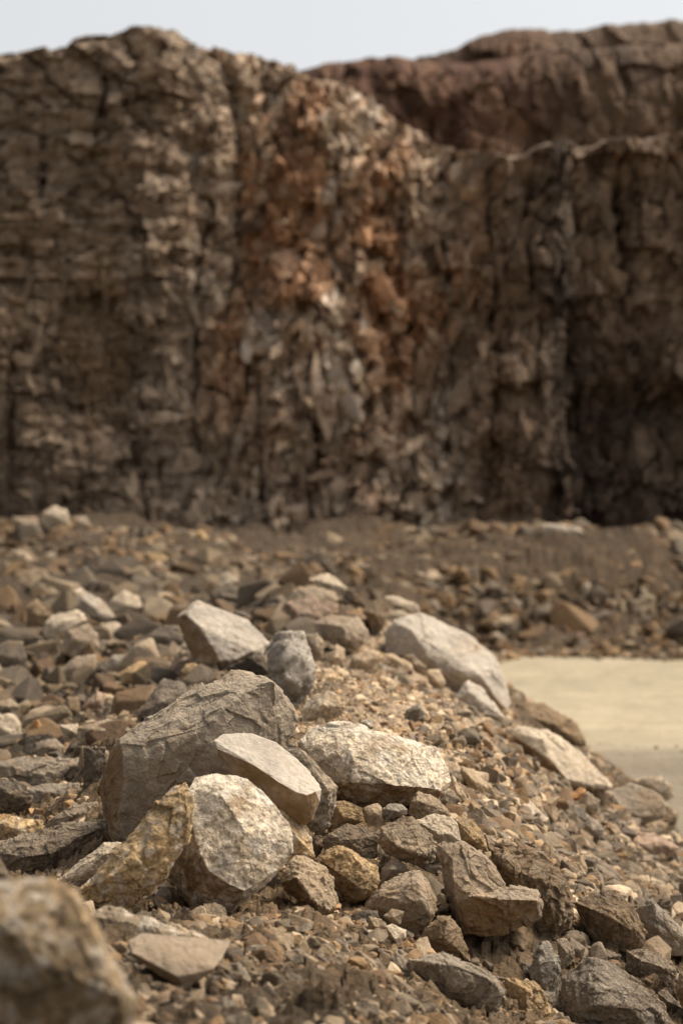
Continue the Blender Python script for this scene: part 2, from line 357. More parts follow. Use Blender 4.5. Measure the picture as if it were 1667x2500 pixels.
# name, surface, tint, distance, rests on the ground, thickness, outline (x,y,depth), ridge points (x,y,depth), label
H = [
('boulder','fine','midgrey',7.0,1,330,"566,1639,-60 615,1640,-60 655,1658,-40 673,1671,0 704,1703 722,1747 718,1774 704,1814 477,1671,-40 432,1718,-30 401,1734,-10 343,1776 303,1796,10 276,1819 258,1868 238,1930 271,2002 278,2051,20 312,2053,40 352,2020,60 560,1990,60 690,1890,30",
 "468,1734,45 544,1714,72 606,1685,72 667,1668,55 673,1801,55 296,1815,70 303,1850,95 303,1912,105 289,1985,85 400,1850,118 480,1790,120 560,1850,112 430,1960,105","largest grey boulder with a smooth sloping top and brown left end, behind the cream slab"),
('flat_rock','smooth','cream',6.65,0,80,"522,1808,-10 544,1792,-55 580,1790,-62 615,1792,-64 673,1812,-62 722,1850,-45 758,1886,-22 785,1928,8 780,1957,25 762,2002,35 742,2017,40 704,1990,42 646,1932,30 580,1895,8 530,1842,-14",
 "530,1828,2 570,1843,18 620,1868,42 678,1908,62 722,1933,72 749,1941,72 770,1932,50","flat cream stone slab with a smooth pale top tilted against the big grey boulder"),
('rock','coarse','taupe',6.95,0,110,"690,1830 712,1816 728,1821 751,1850 780,1875 805,1898 827,1920 815,1955 811,1987 802,2022 776,2036 754,2025 735,2000 700,1900","786,1942,45 800,1925,45 760,1890,30 775,1990,30","rough whitish brown rock wedged under the right edge of the cream slab"),
('boulder','coarse','bright',7.4,1,260,"727,1812 750,1790,-20 769,1772,-30 807,1764,-40 852,1761,-45 887,1779,-50 954,1801,-55 1000,1810,-55 1024,1815,-55 1062,1825,-40 1072,1846,-30 1094,1874,-12 1099,1906 1085,1938 1072,1949 992,1967,15 909,1970,20 868,1967,20 823,1948,15 827,1924,40 780,1900,30 735,1850",
 "836,1780,5 852,1814,42 862,1855,68 871,1901,86 840,1915,70 858,1909,86 909,1901,84 960,1917,78 1030,1922,62 1069,1928,38 1000,1850,25","broad pale ochre boulder with a bright grainy top right of the cream slab"),
('boulder','coarse','bright',6.2,1,260,"454,1935 476,1898,-30 496,1890,-40 527,1888,-45 578,1894,-45 604,1904,-40 630,1923,-35 671,1974,-25 706,2012,-20 714,2044,-10 714,2076 700,2108,10 655,2143,25 633,2172,35 591,2200,45 563,2232,35 477,2234,30 460,2210,20 412,2140,-20 406,2120,-30 440,2020,-10",
 "470,2000,35 480,2054,62 492,2089,82 508,2124,98 559,2159,108 598,2175,85 600,2030,78 540,1940,25","large whitish speckled boulder standing upright directly below the cream slab"),
('boulder','coarse','ochre',5.95,1,170,"453,1911,-20 424,1920,-25 399,1952,-20 370,2003,-15 335,2038,-10 319,2057,-10 255,2121,-5 191,2175 191,2190 236,2217,10 312,2223,25 357,2185,25 402,2147,20 415,2118,15 459,2057 469,2029 475,1984,-10 472,1939,-20",
 "354,2064,50 319,2121,62 277,2137,60 389,2073,52 455,1997,18 399,2009,22 330,2170,55","long rusty ochre boulder leaning on the left side of the whitish speckled boulder"),
('rock','earth','taupe',7.2,1,200,"-70,2070,-20 0,2060,-30 73,2044,-35 140,2019,-40 191,2009,-40 265,2003,-40 274,2029,-10 277,2054 236,2070 214,2095,10 172,2121,20 140,2140,30 96,2145,30 48,2150,30 19,2140,20 -60,2130",
 "61,2067,45 61,2092,68 128,2083,72 198,2041,45 255,2018,15","flat jagged brown grey rock at the left edge below the grey boulder"),
('rock','fine','pale',6.5,1,100,"249,2070,-10 255,2056,-25 277,2054,-25 306,2057,-20 325,2070 290,2110,10 223,2137,20 188,2163,25 140,2150,20 182,2115 223,2092,-10","252,2086,30 198,2137,35","small pale grey rock peeping out left of the long ochre boulder"),
('boulder','coarse','rust',3.45,1,300,"-110,2150,-60 41,2156,-60 81,2145,-60 152,2150,-50 184,2178,-30 217,2216,-20 233,2286 244,2362 303,2394 331,2438,10 330,2500,20 320,2560,20 100,2620,60 -110,2600",
 "184,2200,30 225,2330,60 120,2240,60 100,2350,110 290,2430,90 0,2250,90","nearest dark ochre boulder, out of focus in the bottom left corner"),
('rock','fine','dark',4.7,0,90,"-90,2050 -20,2075 0,2096 30,2145 25,2175 -90,2190","-20,2120,30","small dark rock against the left edge behind the nearest ochre boulder"),
('flat_rock','smooth','taupe',4.9,1,60,"312,2297,-10 347,2278,-45 417,2284,-50 499,2290,-50 564,2297,-45 547,2329,0 520,2373,45 450,2416,55 380,2375,30 325,2335,10","325,2327,20 434,2384,62 520,2366,50","flat taupe slab sunk in gravel in front of the whitish speckled boulder"),
('rock','coarse','tan',5.25,1,80,"205,2232 262,2213,-25 300,2225,-30 380,2255,-30 480,2275,-25 510,2292 450,2310,20 330,2300,30 250,2295,25 215,2262","300,2250,25 400,2282,20","low crusted tan rock lying behind the flat taupe slab"),
('rock','fine','tan',6.4,1,120,"708,2092,-30 737,2086,-30 775,2105,-25 798,2121,-15 814,2143,-5 820,2179 826,2204 810,2223,15 775,2239,30 756,2232,30 731,2200,25 686,2155,10 692,2128","727,2143,42 756,2191,55 778,2210,60 803,2222,35","grainy tan rock with a shaded left side right of the whitish speckled boulder"),
('rock','coarse','ochre',6.6,0,110,"604,1904 655,1935,-20 687,1975,-20 738,2012,-20 760,2044,-10 771,2092 738,2106,20 706,2100,20 660,2050 600,1960","690,2030,25 740,2060,30","ochre crusted rock squeezed between the cream slab and the whitish speckled boulder"),
('rock','earth','ochre',6.6,1,120,"778,2099 794,2077,-15 826,2062,-25 852,2073,-25 890,2096,-20 922,2118,-10 928,2153 919,2172,10 890,2198,20 861,2206,25 829,2193,20 813,2160 797,2128","852,2077,15 877,2105,42 893,2121,40 855,2150,62 880,2170,50","rounded brown ochre rock with a thin bright rim right of the grainy tan rock"),
('stone','fine','grey',6.75,0,50,"929,2123 954,2096,-12 973,2096,-12 992,2113 997,2129 970,2142,10 929,2159,10","958,2122,25","small rounded grey stone on top of the angular grey brown rock"),
('rock','fine','taupe',6.5,1,130,"890,2225 909,2190,-10 929,2161,-20 980,2134,-35 1008,2126,-35 1027,2129,-30 1050,2155,-20 1066,2193 1069,2222 1053,2246,15 1018,2284,25 986,2281,25 955,2240,15","1021,2156,38 1028,2198,62 1050,2236,38 989,2204,64 925,2185,20","angular grey brown rock like a wedge, left of the L shaped boulder"),
('rock','fine','brown',6.4,1,90,"1018,2297 1043,2265 1066,2236,-20 1098,2236,-20 1123,2268,-10 1139,2313 1146,2348 1123,2345 1079,2330,10","1091,2249,22 1080,2290,38 1110,2310,32","dark brown stone under the corner of the L shaped boulder"),
('stone','fine','taupe',6.35,1,28,"935,2236 957,2218,-10 986,2226,-8 977,2258 954,2258","960,2240,12","little grey cube of stone touching the angular grey brown rock"),
('stone','fine','pale',6.2,1,35,"941,2261 957,2255,-10 992,2271,-5 989,2290 970,2312,8 948,2292","964,2293,20 985,2275,5","small pale grey cube of stone standing in gravel beside the dark brown stone"),
('stone','fine','tan',6.3,1,30,"900,2236 932,2245 941,2261 925,2284 898,2270","915,2262,14","small tan stone half buried left of the little grey cubes"),
('stone','fine','grey',5.9,1,35,"951,2338 967,2325,-10 992,2344 1002,2370 992,2391 964,2378","978,2362,18","small upright grey stone at the left tip of the long dark slab"),
('flat_rock','fine','grey',5.9,1,120,"999,2344 1053,2335,-25 1079,2327,-30 1123,2341,-30 1155,2354,-28 1197,2383,-20 1228,2415 1236,2443,5 1216,2466,10 1171,2471,15 1130,2455,15 1079,2437,10 1040,2408 1005,2373","1053,2351,32 1123,2360,42 1187,2386,38 1219,2415,26 1206,2459,20 1110,2410,45","long dark grey slab with a lighter top edge at the bottom of the heap"),
('boulder','fine','taupe',6.6,1,170,("1072,2064 1130,2057,-30 1152,2067,-30 1187,2086,-25 1209,2118,-15 1235,2165 1230,2215,30 1168,2287,45 1130,2281,35 1110,2246,20 1091,2191 1079,2128","1091,2191 1150,2180 1232,2166,-10 1267,2167,-15 1318,2182,-10 1330,2204 1318,2242,10 1283,2261,20 1238,2277,30 1200,2284,40 1168,2287,45 1130,2281,35 1110,2246,20"),
 ("1104,2096,45 1130,2073,25 1107,2150,72 1145,2188,85 1117,2204,72 1187,2096,5","1145,2188,85 1197,2191,88 1219,2195,88 1308,2198,42 1125,2196,60"),"grey brown L shaped boulder with a notch on its right, over a dark hollow"),
('boulder','earth','brown',6.9,1,200,"1191,2067 1218,2061,-30 1250,2062,-35 1275,2077,-35 1326,2089,-30 1358,2112,-20 1377,2137,-10 1381,2159 1393,2188 1395,2223 1393,2271,10 1358,2290,25 1310,2280,20 1231,2170","1243,2121,52 1295,2140,62 1346,2153,48 1368,2179,40 1350,2230,55","dark brown earthy boulder just right of the L shaped boulder"),
('rock','earth','taupe',6.85,0,100,"788,2056 801,2037 827,2021,-20 849,2011,-25 878,2015,-20 893,2031 920,2043 922,2095 890,2095,15 839,2070,20 791,2076","850,2050,30","crusted rock with a grey chipped face above the rounded brown ochre rock"),
('rock','earth','tan',6.8,0,110,"919,2055 932,2027 954,2011,-20 983,1992,-25 1005,1996,-25 1031,2021,-20 1056,2043,-10 1072,2066 1069,2082 1043,2110,10 1021,2112,15 989,2103,15 941,2085,5","948,2050,40 973,2069,52 1021,2082,58 1037,2094,40 1018,2037,22 980,2018,2","earth crusted tan rock with a bare grey patch on top in the small rock cluster"),
('rock','fine','pale',7.0,0,90,"1015,2002 1062,1986,-25 1101,1996,-20 1117,2011,-10 1126,2056 1117,2066 1075,2070,10 1050,2047","1072,2037,28 1100,2037,25","bright whitish grey rock right of the rock with the bare grey patch"),
('rock','earth','tan',7.2,0,80,"996,1986 1002,1957 1021,1932,-20 1047,1941,-20 1072,1954,-15 1094,1976,-5 1101,1992 1062,1992,10 1021,2004,10","1015,1954,22 1050,1965,15","tan rock directly below the right end of the broad pale ochre boulder"),
('rock','earth','ochre',7.2,1,90,"1105,1996 1129,1991,-20 1152,2005,-20 1174,2031,-10 1184,2050 1190,2078 1177,2080 1149,2064,10 1120,2058,10","1155,2050,25 1174,2047,16","ochre brown rock with a shaded underside right of the bright whitish grey rock"),
('stone','fine','tan',7.1,0,40,"886,1973 897,1967 922,1960,-15 932,1970 935,2002 922,2017 897,2017 887,1999","919,1986,16 900,1990,12","small blocky tan stone under the broad pale ochre boulder"),
('stone','fine','cold',7.1,0,30,"932,1974 954,1962,-10 980,1964,-10 994,1976 992,1989 973,1992 941,2002","965,1980,14","small pale grey stone beside the blocky tan stone"),
('rock','earth','ochre',7.15,0,70,"807,1990 814,1957 839,1954,-15 884,1973,-10 887,2005 858,2010 846,2010 807,2036","839,1995,16","dark ochre rock in the gap between the cream slab and the broad pale boulder"),
('stone','earth','brown',6.9,0,40,"763,2040 785,2040 790,2065 782,2084 770,2096 760,2075","775,2065,12","small dark crumbly stone in the crack below the cream slab"),
('rock','fine','cold',6.5,1,90,"1320,2300,-10 1336,2300,-15 1362,2335,-10 1366,2354 1358,2399 1362,2440 1358,2474 1346,2472,10 1326,2424,20 1295,2389,20 1291,2373,10 1304,2328","1355,2351,20 1326,2402,34 1315,2345,25","upright grey rock with a pale right edge below the L shaped boulder"),
('stone','earth','taupe',6.6,1,60,"1358,2293 1377,2289,-12 1397,2309,-8 1401,2338 1371,2369,10 1362,2335","1382,2325,15","small dull brown rock at the foot of the dark brown earthy boulder"),
('rock','earth','ochre',6.2,1,110,"1231,2389 1269,2391,-20 1301,2394,-20 1320,2415,-10 1326,2446 1346,2478 1355,2505 1340,2545,10 1270,2535,15 1256,2472,10 1237,2440","1285,2415,24 1285,2466,32","ochre brown rock at the right tip of the long dark slab"),
('boulder','earth','grey',6.4,1,200,"1358,2466 1371,2383,-20 1403,2354,-40 1451,2335,-45 1492,2351,-45 1518,2370,-40 1562,2405,-30 1607,2437,-15 1626,2472 1645,2500 1650,2570 1350,2570","1454,2408,60 1518,2424,60 1448,2453,92 1534,2462,82","large grey boulder with a brown crust in the bottom right corner"),
('boulder','earth','brown',7.0,1,150,"1406,2204 1448,2185,-25 1473,2175,-30 1505,2179,-30 1530,2198,-20 1546,2217,-10 1566,2255 1575,2277 1569,2306,10 1534,2322,15 1492,2325,20 1454,2302,15 1422,2261","1490,2240,72 1540,2270,42","speckled brown boulder with a rounded top left of the grey wedge"),
('rock','fine','cold',7.15,1,130,"1546,2223 1578,2193,-20 1591,2195,-20 1623,2230,-12 1664,2277 1720,2325 1667,2335,10 1623,2334,15 1578,2312,15 1572,2277","1591,2204,18 1645,2272,28 1610,2280,40","grey wedge of rock with a bright sharp edge at the right side"),
('rock','earth','taupe',6.8,1,110,"1530,2322 1575,2319,-25 1613,2332,-20 1632,2354,-10 1651,2370 1645,2411 1636,2427 1601,2426,10 1566,2401,15 1530,2370","1562,2344,32 1613,2360,36","brown rock with a dusty grey top below the grey wedge"),
('stone','earth','taupe',6.6,1,60,"1604,2424 1623,2411,-10 1645,2440 1664,2462 1639,2480 1613,2461","1630,2445,18","small brown stone between the bottom right boulder and the edge"),
('rock','fine','brown',6.5,1,90,"1648,2415 1658,2373,-15 1730,2350 1730,2470 1665,2464","1680,2410,25","dark rock cut off by the right edge near the bottom"),
('rock','fine','dark',9.2,1,60,"1655,2159 1668,2145 1720,2150 1720,2235 1662,2218","1690,2180,20","dark rounded rock on the sand at the right edge"),
('boulder','fine','cream',11.5,1,180,"430,1507,-25 457,1490,-45 473,1470,-60 483,1465,-65 534,1489,-75 566,1499,-75 604,1515,-68 636,1547,-50 658,1572,-15 640,1600,10 623,1625,30 579,1640,45 540,1640,55 483,1625,35 470,1604,15 457,1566 438,1521,-15",
 "457,1502,2 489,1528,32 512,1569,55 540,1614,72 575,1610,70 620,1588,50","angular cream boulder with a shaded left face behind the grey boulder"),
('boulder','shiny','cold',9.5,1,160,"661,1580 677,1552,-25 709,1540,-35 738,1547,-30 754,1575,-20 767,1614 771,1655,10 754,1697,20 719,1724,25 700,1706,25 674,1681,15 655,1646","700,1575,28 722,1560,5 741,1600,44 690,1612,48 712,1640,30 700,1668,66 751,1668,46 735,1690,45","glossy blue grey boulder standing behind the large grey boulder"),
('rock','fine','tan',10.6,1,60,"617,1626 652,1591,-15 674,1579,-15 665,1620 649,1648","650,1615,18","pale tilted stone between the angular cream boulder and the glossy grey one"),
('rock','fine','taupe',11.5,1,60,"741,1550 776,1547 789,1566 789,1607 770,1620 750,1600","772,1580,18","tan block of stone right behind the glossy grey boulder"),
('rock','fine','taupe',12.5,1,90,"764,1518,-10 818,1502,-30 872,1508,-25 897,1540,-10 897,1563 875,1584,10 837,1588,15 805,1566,10 776,1550","837,1528,30 846,1559,38","grey brown boulder with a pale top facet near the crest of the heap"),
('boulder','earth','rose',14.0,1,150,"697,1473 674,1528 668,1552 767,1552,20 815,1505 820,1470,-20 760,1455,-40","740,1500,35","broad brownish boulder below the crest of the heap"),
('rock','fine','taupe',15.0,0,90,"697,1464 722,1438,-15 754,1429,-25 818,1445,-15 824,1466 808,1482 751,1479,10","765,1455,20","grey brown rock under the pale slab on the crest"),
('flat_rock','fine','pale',15.6,0,30,"754,1413 783,1400,-15 799,1400,-18 824,1416,-12 853,1438 846,1448 818,1443,5 783,1431,8","790,1420,10","pale slab lying topmost on the crest of the heap"),
('flat_rock','fine','dark',15.4,1,40,"846,1440 860,1440 895,1478 885,1492 835,1462","865,1465,8","dark slab sloping down to the right from the crest"),
('rock','earth','brown',13.5,1,70,"883,1492 915,1464,-20 937,1492,-10 947,1505 931,1540,10 905,1530,10","918,1500,15","brown upright rock left of the giant pale boulder"),
('flat_rock','fine','pale',15.0,1,30,"937,1457 956,1453,-12 991,1464,-12 1020,1477 1023,1492 1004,1496,8 959,1475,8","985,1478,10","pale flat slab behind the top of the giant pale boulder"),
('stone','fine','pale',14.2,1,30,"950,1499 969,1489 995,1499 990,1515 955,1514","972,1503,8","small pale stone against the top left of the giant pale boulder"),
('boulder','fine','cream',13.1,1,300,"937,1566 943,1534,-20 959,1515,-30 1004,1499,-50 1033,1499,-65 1077,1515,-75 1132,1543,-75 1183,1579,-68 1211,1607,-60 1230,1649,-50 1246,1719,-20 1237,1734,10 1205,1712,30 1119,1697,40 1084,1686,40 1036,1640,45 991,1612,20 940,1600",
 "963,1518,5 1004,1537,45 1023,1569,62 1046,1604,75 1077,1636,82 1106,1642,84 1132,1646,84 1167,1646,76 1192,1674,65 1210,1703,48","giant pale boulder with a shaded left face beside the sandy floor"),
('rock','fine','cream',11.8,1,90,"1119,1693 1138,1660,-15 1154,1665,-20 1173,1677,-20 1192,1706,-15 1211,1735,-8 1230,1751 1224,1759 1183,1742,20 1138,1726,25 1112,1702,5","1143,1687,28 1160,1700,25","white triangular rock leaning below the giant pale boulder"),
('boulder','fine','brown',14.0,1,120,"1250,1743 1282,1712,-20 1301,1720,-25 1339,1723,-30 1371,1743,-30 1409,1766,-20 1419,1804,-10 1428,1820 1403,1815,10 1358,1796,20 1326,1792,25 1295,1789,20 1256,1768","1300,1750,30 1350,1765,32","brown boulder against the sand behind the pale grey boulder"),
('boulder','fine','pale',11.2,1,160,"1247,1791 1263,1771,-20 1285,1779,-25 1339,1783,-40 1365,1798,-45 1406,1830,-48 1441,1865,-42 1473,1893,-30 1495,1919,-5 1486,1930 1454,1910,15 1416,1905,30 1413,1924,35 1390,1924,40 1358,1927,40 1326,1902,30 1317,1883,20 1279,1838,5","1326,1804,32 1342,1855,64 1384,1903,66","pale grey boulder with a bright back on the right slope above the sand"),
('rock','fine','taupe',11.25,1,70,"1416,1906 1454,1906,-15 1499,1938 1502,1967 1473,1969,10 1438,1934,10","1460,1935,15","grey brown rock tucked under the lower end of the pale grey boulder"),
('boulder','fine','grey',11.8,1,130,"1489,1932 1521,1919,-20 1537,1912,-25 1562,1932,-22 1582,1925,-25 1613,1938,-15 1626,1960 1626,1992,10 1591,2004,20 1569,2013,25 1543,2026,25 1521,2010,20 1505,1983,10","1518,1979,42 1562,1992,38 1569,1944,2","dark grey boulder resting on the sand at the foot of the slope"),
('rock','coarse','tan',13.6,1,60,"1543,1906 1570,1898 1613,1896 1639,1919 1645,1944 1629,1956 1560,1950","1600,1925,15","low sandy clod on the floor behind the dark grey boulder"),
('rock','fine','rose',10.8,1,60,"1515,2046 1537,2027,-15 1594,2034,-20 1645,2059,-10 1658,2069 1632,2080 1626,2099 1604,2102 1565,2090,10","1580,2065,16","flat reddish rock at the edge of the sand under the dark grey boulder"),
('flat_rock','fine','taupe',10.0,1,40,"1597,2105 1629,2137 1639,2153 1620,2160 1596,2138","1615,2137,8","thin dark slab on edge against the sand at the right"),
('flat_rock','fine','pale',9.3,1,60,"1253,1963 1263,1944,-20 1288,1954,-22 1339,1999,-12 1323,2018 1317,2032 1295,2010,12","1272,1963,20 1320,2011,20","small pale slab with a shaded lower face on the gravel slope"),
('stone','fine','orange',10.5,1,35,"1384,1944 1416,1922,-10 1428,1928 1425,1954 1409,1962 1374,1956","1405,1948,12","orange brown wedge of stone under the pale grey boulder"),
('rock','fine','taupe',10.4,1,60,"1397,1976 1432,1932 1464,1954 1460,1978 1448,1998 1410,1996","1435,1968,15","grey angular rock below the orange brown wedge"),
('rock','fine','grey',9.8,1,70,"1422,2015 1438,1992,-12 1460,2002,-10 1473,2027 1467,2046 1438,2055 1422,2042","1445,2025,18","rounded grey rock with fine grooves low on the right slope"),
('rock','fine','tan',8.5,1,50,"1120,1884 1126,1871 1155,1878,-12 1177,1900,-8 1192,1925 1174,1940,8 1145,1924,8","1152,1902,18","long tan stone in the gravel right of the broad pale ochre boulder"),
('rock','fine','tan',8.0,1,45,"1088,1938 1104,1893,-10 1120,1922,-8 1142,1951 1142,1967 1123,1968","1115,1935,15","pale tan wedge of stone touching the right end of the broad pale boulder"),
('rock','fine','tan',12.5,1,40,"937,1598 956,1595,-10 1004,1620,-8 1007,1633 995,1644,8 959,1626,8","970,1612,10","rounded tan stone below the shaded face of the giant pale boulder"),
('stone','earth','tan',12.7,1,35,"985,1598 1007,1598 1042,1630 1036,1651 1010,1644","1012,1622,12","earthy stone at the foot of the giant pale boulder's shaded face"),
('rock','fine','tan',12.3,1,50,"1039,1638 1071,1633,-12 1087,1665 1081,1686 1065,1695 1047,1668","1065,1662,15","upright tan rock left of the white triangular rock"),
('boulder','coarse','tan',8.9,1,90,"735,1735 760,1700,-15 799,1684,-22 840,1703,-15 843,1728,-5 827,1751 776,1767,15 738,1764,10","790,1720,30","yellowish tan boulder behind the broad pale ochre boulder"),
('rock','fine','tan',11.8,1,50,"783,1636 805,1600 821,1572,-15 840,1585,-8 843,1607 808,1644,10","818,1605,18","tan wedge of rock below the grey brown boulder at the crest"),
('rock','fine','tan',12.0,1,60,"843,1646 859,1604,-15 900,1585,-15 935,1600 900,1652,10","885,1615,18","tan rock on the crest behind the reddish gravel slope"),
('stone','coarse','cream',7.9,1,35,"880,1762 890,1757 905,1757 914,1778 896,1782","897,1768,12","small rounded cream stone on the back of the broad pale ochre boulder"),
('boulder','fine','dark',13.5,1,80,"-40,1590 0,1585 19,1563,-15 57,1566,-12 67,1607 61,1644 26,1656,10 -40,1664","25,1605,22","dark grey slab faced boulder cut by the left edge"),
('rock','fine','pale',15.0,1,50,"108,1553 112,1521,-10 128,1502,-20 188,1489,-28 214,1512,-10 159,1542,12 121,1560,12","130,1530,12 165,1515,5","triangular pale grey rock in the left rubble field"),
('boulder','fine','brown',16.0,1,70,"64,1483 89,1461,-15 108,1483 128,1500 108,1528 102,1568 70,1568 64,1528","90,1500,18","dark brown block left of the triangular pale grey rock"),
('rock','fine','white',17.0,1,45,"182,1441 198,1437,-12 223,1464,-12 261,1477,-10 284,1512 255,1510,10 223,1488,10 185,1466,8","225,1477,12","long whitish rock pointing down right in the left rubble field"),
('rock','fine','pale',16.0,1,45,"246,1524 287,1518,-12 309,1537 306,1553 271,1574,10 246,1552,5","275,1545,15","pale brown rock under the long whitish rock"),
('boulder','fine','pale',18.0,1,60,"271,1464 303,1440,-15 338,1457,-12 351,1486 335,1498 297,1507,10 274,1498,10","305,1475,18","pale blocky boulder at the back of the left rubble field"),
('rock','fine','tan',18.5,1,50,"360,1480 389,1445,-15 418,1451,-12 421,1477 383,1498,10","392,1470,15","yellowish block behind the left shoulder of the angular cream boulder"),
('boulder','fine','taupe',14.0,1,80,"166,1540 217,1521,-20 239,1550,-8 242,1579 230,1619 179,1606,15 153,1593,12 153,1566","185,1560,22","tan grey block below the triangular pale grey rock"),
('rock','fine','taupe',13.0,1,60,"147,1633 191,1601,-15 236,1598,-15 236,1630 223,1657 191,1660,12 153,1657,12","190,1630,20","grey brown block with a dark underside below the tan grey block"),
('rock','fine','cold',13.0,1,60,"246,1636 271,1601,-12 313,1595,-12 335,1604,-5 306,1630,8 255,1656,10","285,1620,15","bluish grey tilted rock in the middle of the left rubble field"),
('rock','fine','dark',13.5,1,60,"351,1553 399,1528,-15 440,1528,-12 453,1566 415,1587,10 376,1581,10","400,1555,16","dark grey flat rock left of the angular cream boulder"),
('stone','fine','tan',13.0,1,30,"328,1572 357,1579 379,1598 360,1612 335,1595","352,1592,10","little tan stone below the dark grey flat rock"),
('rock','fine','ochre',12.0,1,50,"293,1642 338,1614,-12 357,1617,-10 354,1636 332,1673,10 300,1667,10","325,1640,16","ochre topped stone below the bluish grey tilted rock"),
('rock','earth','ochre',11.0,1,45,"440,1642 453,1622,-10 478,1618,-12 512,1647 496,1660,8 478,1668,8 446,1663","472,1640,14","flat ochre stone leaning at the foot of the angular cream boulder"),
('stone','fine','orange',10.0,1,40,"379,1703 395,1687,-10 437,1684,-10 459,1697 440,1718,8 395,1718","415,1703,14","orange stone with a pale top behind the large grey boulder's left shoulder"),
('boulder','earth','grey',9.6,1,90,"335,1744 367,1706,-25 399,1655,-45 453,1668,-40 475,1680,-30 430,1727 367,1762,10","390,1715,10","sloping dull grey rock behind the large grey boulder's left shoulder"),
('boulder','fine','taupe',9.2,1,90,"191,1776 265,1754,-25 306,1770,-20 330,1783 284,1820,10 223,1829,15 188,1817,10","250,1785,20","blurred taupe boulder left of the large grey boulder"),
('boulder','fine','pale',10.5,1,70,"-40,1750 0,1744,-10 32,1744,-15 54,1770,-10 57,1827 51,1842 19,1842,10 -40,1805","25,1790,18","pale upright boulder at the left edge"),
('rock','fine','grey',9.8,1,50,"80,1834 99,1808,-12 137,1802,-15 156,1821,-8 153,1839 105,1848,10","120,1822,15","rounded dark grey stone under the orange wedge in the left rubble"),
('stone','fine','orange',10.2,1,30,"80,1760 92,1757 124,1799 99,1813 80,1799","98,1785,10","orange wedge of stone beside the pale upright boulder"),
('stone','fine','pale',10.0,1,40,"143,1770 191,1767,-12 198,1799 159,1801","172,1782,12","pale square stone in the left rubble above the flat grey slab"),
('stone','fine','brown',11.0,1,45,"143,1748 166,1700,-12 191,1703,-12 198,1737 179,1759","172,1730,14","brown block above the pale square stone in the left rubble"),
('flat_rock','fine','rose',11.0,1,40,"201,1725 239,1687,-12 261,1693,-12 252,1727 223,1740","235,1712,10","pinkish slab right of the brown block in the left rubble"),
('stone','fine','pale',12.0,1,35,"51,1687 77,1677 86,1700 80,1727 54,1721","68,1702,12","small pale block above the rounded dark grey stone"),
('rock','fine','taupe',11.5,1,45,"-20,1716 26,1706,-12 51,1722 48,1746 -20,1743","20,1725,14","low grey rock on the left edge above the pale upright boulder"),
('flat_rock','fine','grey',8.8,1,60,"-30,1862 60,1846,-40 200,1850,-40 206,1870,-10 198,1917,15 128,1924,20 64,1927,20 -30,1910","100,1890,15","wide flat grey slab left of the large grey boulder"),
('rock','fine','grey',8.3,1,80,"61,1927 105,1914,-20 195,1911,-20 200,1946 169,1957,10 115,1980,15 64,1980,15","120,1935,22","grey rock in front of the wide flat grey slab"),
('rock','fine','dark',8.0,1,70,"-40,1905 0,1904,-15 35,1904,-18 64,1923 80,1949 77,1973 32,1992,12 -40,1992","30,1940,25","dark rounded rock at the left edge above the yellowish rock"),
('rock','fine','dark',7.9,1,60,"206,1824 233,1834 258,1824 262,1862 249,1890 240,1916 204,1919","232,1870,15","dark upright block against the brown left end of the large grey boulder"),
('rock','coarse','ochre',7.6,1,80,"-40,1993 0,1988,-15 22,1990,-18 45,2003,-15 105,2006,-12 99,2034 64,2053,12 -40,2060","40,2025,22","yellowish ochre rock at the left edge above the flat jagged rock"),
('rock','fine','taupe',7.7,1,70,"105,2029 121,2003 166,1978,-15 182,1962,-18 217,1971,-15 240,1960,-12 252,1990 191,2011,10 134,2026,10","180,1990,20","grey rock with a jagged ridge behind the flat jagged brown rock"),
('boulder','fine','pale',29.5,1,40,"106,1251 133,1235,-10 165,1246 170,1278 154,1300 112,1290","140,1262,16","pale boulder perched on the bank at the foot of the cliff, left"),
('rock','fine','pale',29.6,1,25,"181,1262 213,1262 218,1283 200,1292 182,1288","200,1274,8","small pale rock just right of the perched pale boulder"),
('rock','fine','taupe',29.4,1,35,"32,1262 90,1262,-10 96,1288 70,1304 37,1308","65,1282,12","taupe rock just left of the perched pale boulder"),
('flat_rock','fine','white',31.8,1,25,"1317,1283 1344,1278 1391,1283 1429,1299 1397,1314 1328,1306","1370,1294,8","white slab on top of the bank below the dark recess"),
]

# weathered joint faces: rust stain, plus shade painted on the dark sides of single rocks, by the way the face looks (object index: directions)
def _hi(txt):
    return next(i for i, h in enumerate(H) if txt in h[8])
JOINTS = {
    _hi('largest grey'): [(-0.95, -0.3, 0.0)], _hi('flat cream'): [(-0.5, -0.85, -0.25), (0.55, -0.8, -0.3)],
    _hi('broad pale ochre'): [(0.1, -0.6, -0.8)], _hi('standing upright directly'): [(-0.8, -0.55, -0.25), (-0.2, -0.7, -0.7)],
    _hi('angular cream boulder with'): [(-0.75, -0.65, -0.1), (0.2, -0.75, -0.65)], _hi('giant pale'): [(-0.75, -0.65, -0.1)],
    _hi('grainy tan'): [(-0.7, -0.6, -0.4)], _hi('small pale slab with'): [(-0.4, -0.7, -0.6)],
    _hi('pale grey boulder with a bright'): [(-0.5, -0.6, -0.6)], _hi('L shaped boulder with'.replace('L shaped boulder with', 'grey brown L shaped')): [(0, -0.6, -0.8)],
    _hi('rounded brown ochre'): [(-0.3, -0.9, -0.3)], _hi('flat taupe slab'): [(0, -0.7, -0.7)],
}

CHIP = {_hi('standing upright directly'): 0.15, _hi('broad pale ochre boulder with'): 0.4, _hi('flat cream'): 0.12, _hi('long rusty'): 0.7, _hi('largest grey'): 0.6,
        _hi('giant pale'): 0.5, _hi('angular cream boulder with'): 0.5, _hi('nearest dark'): 0.4}

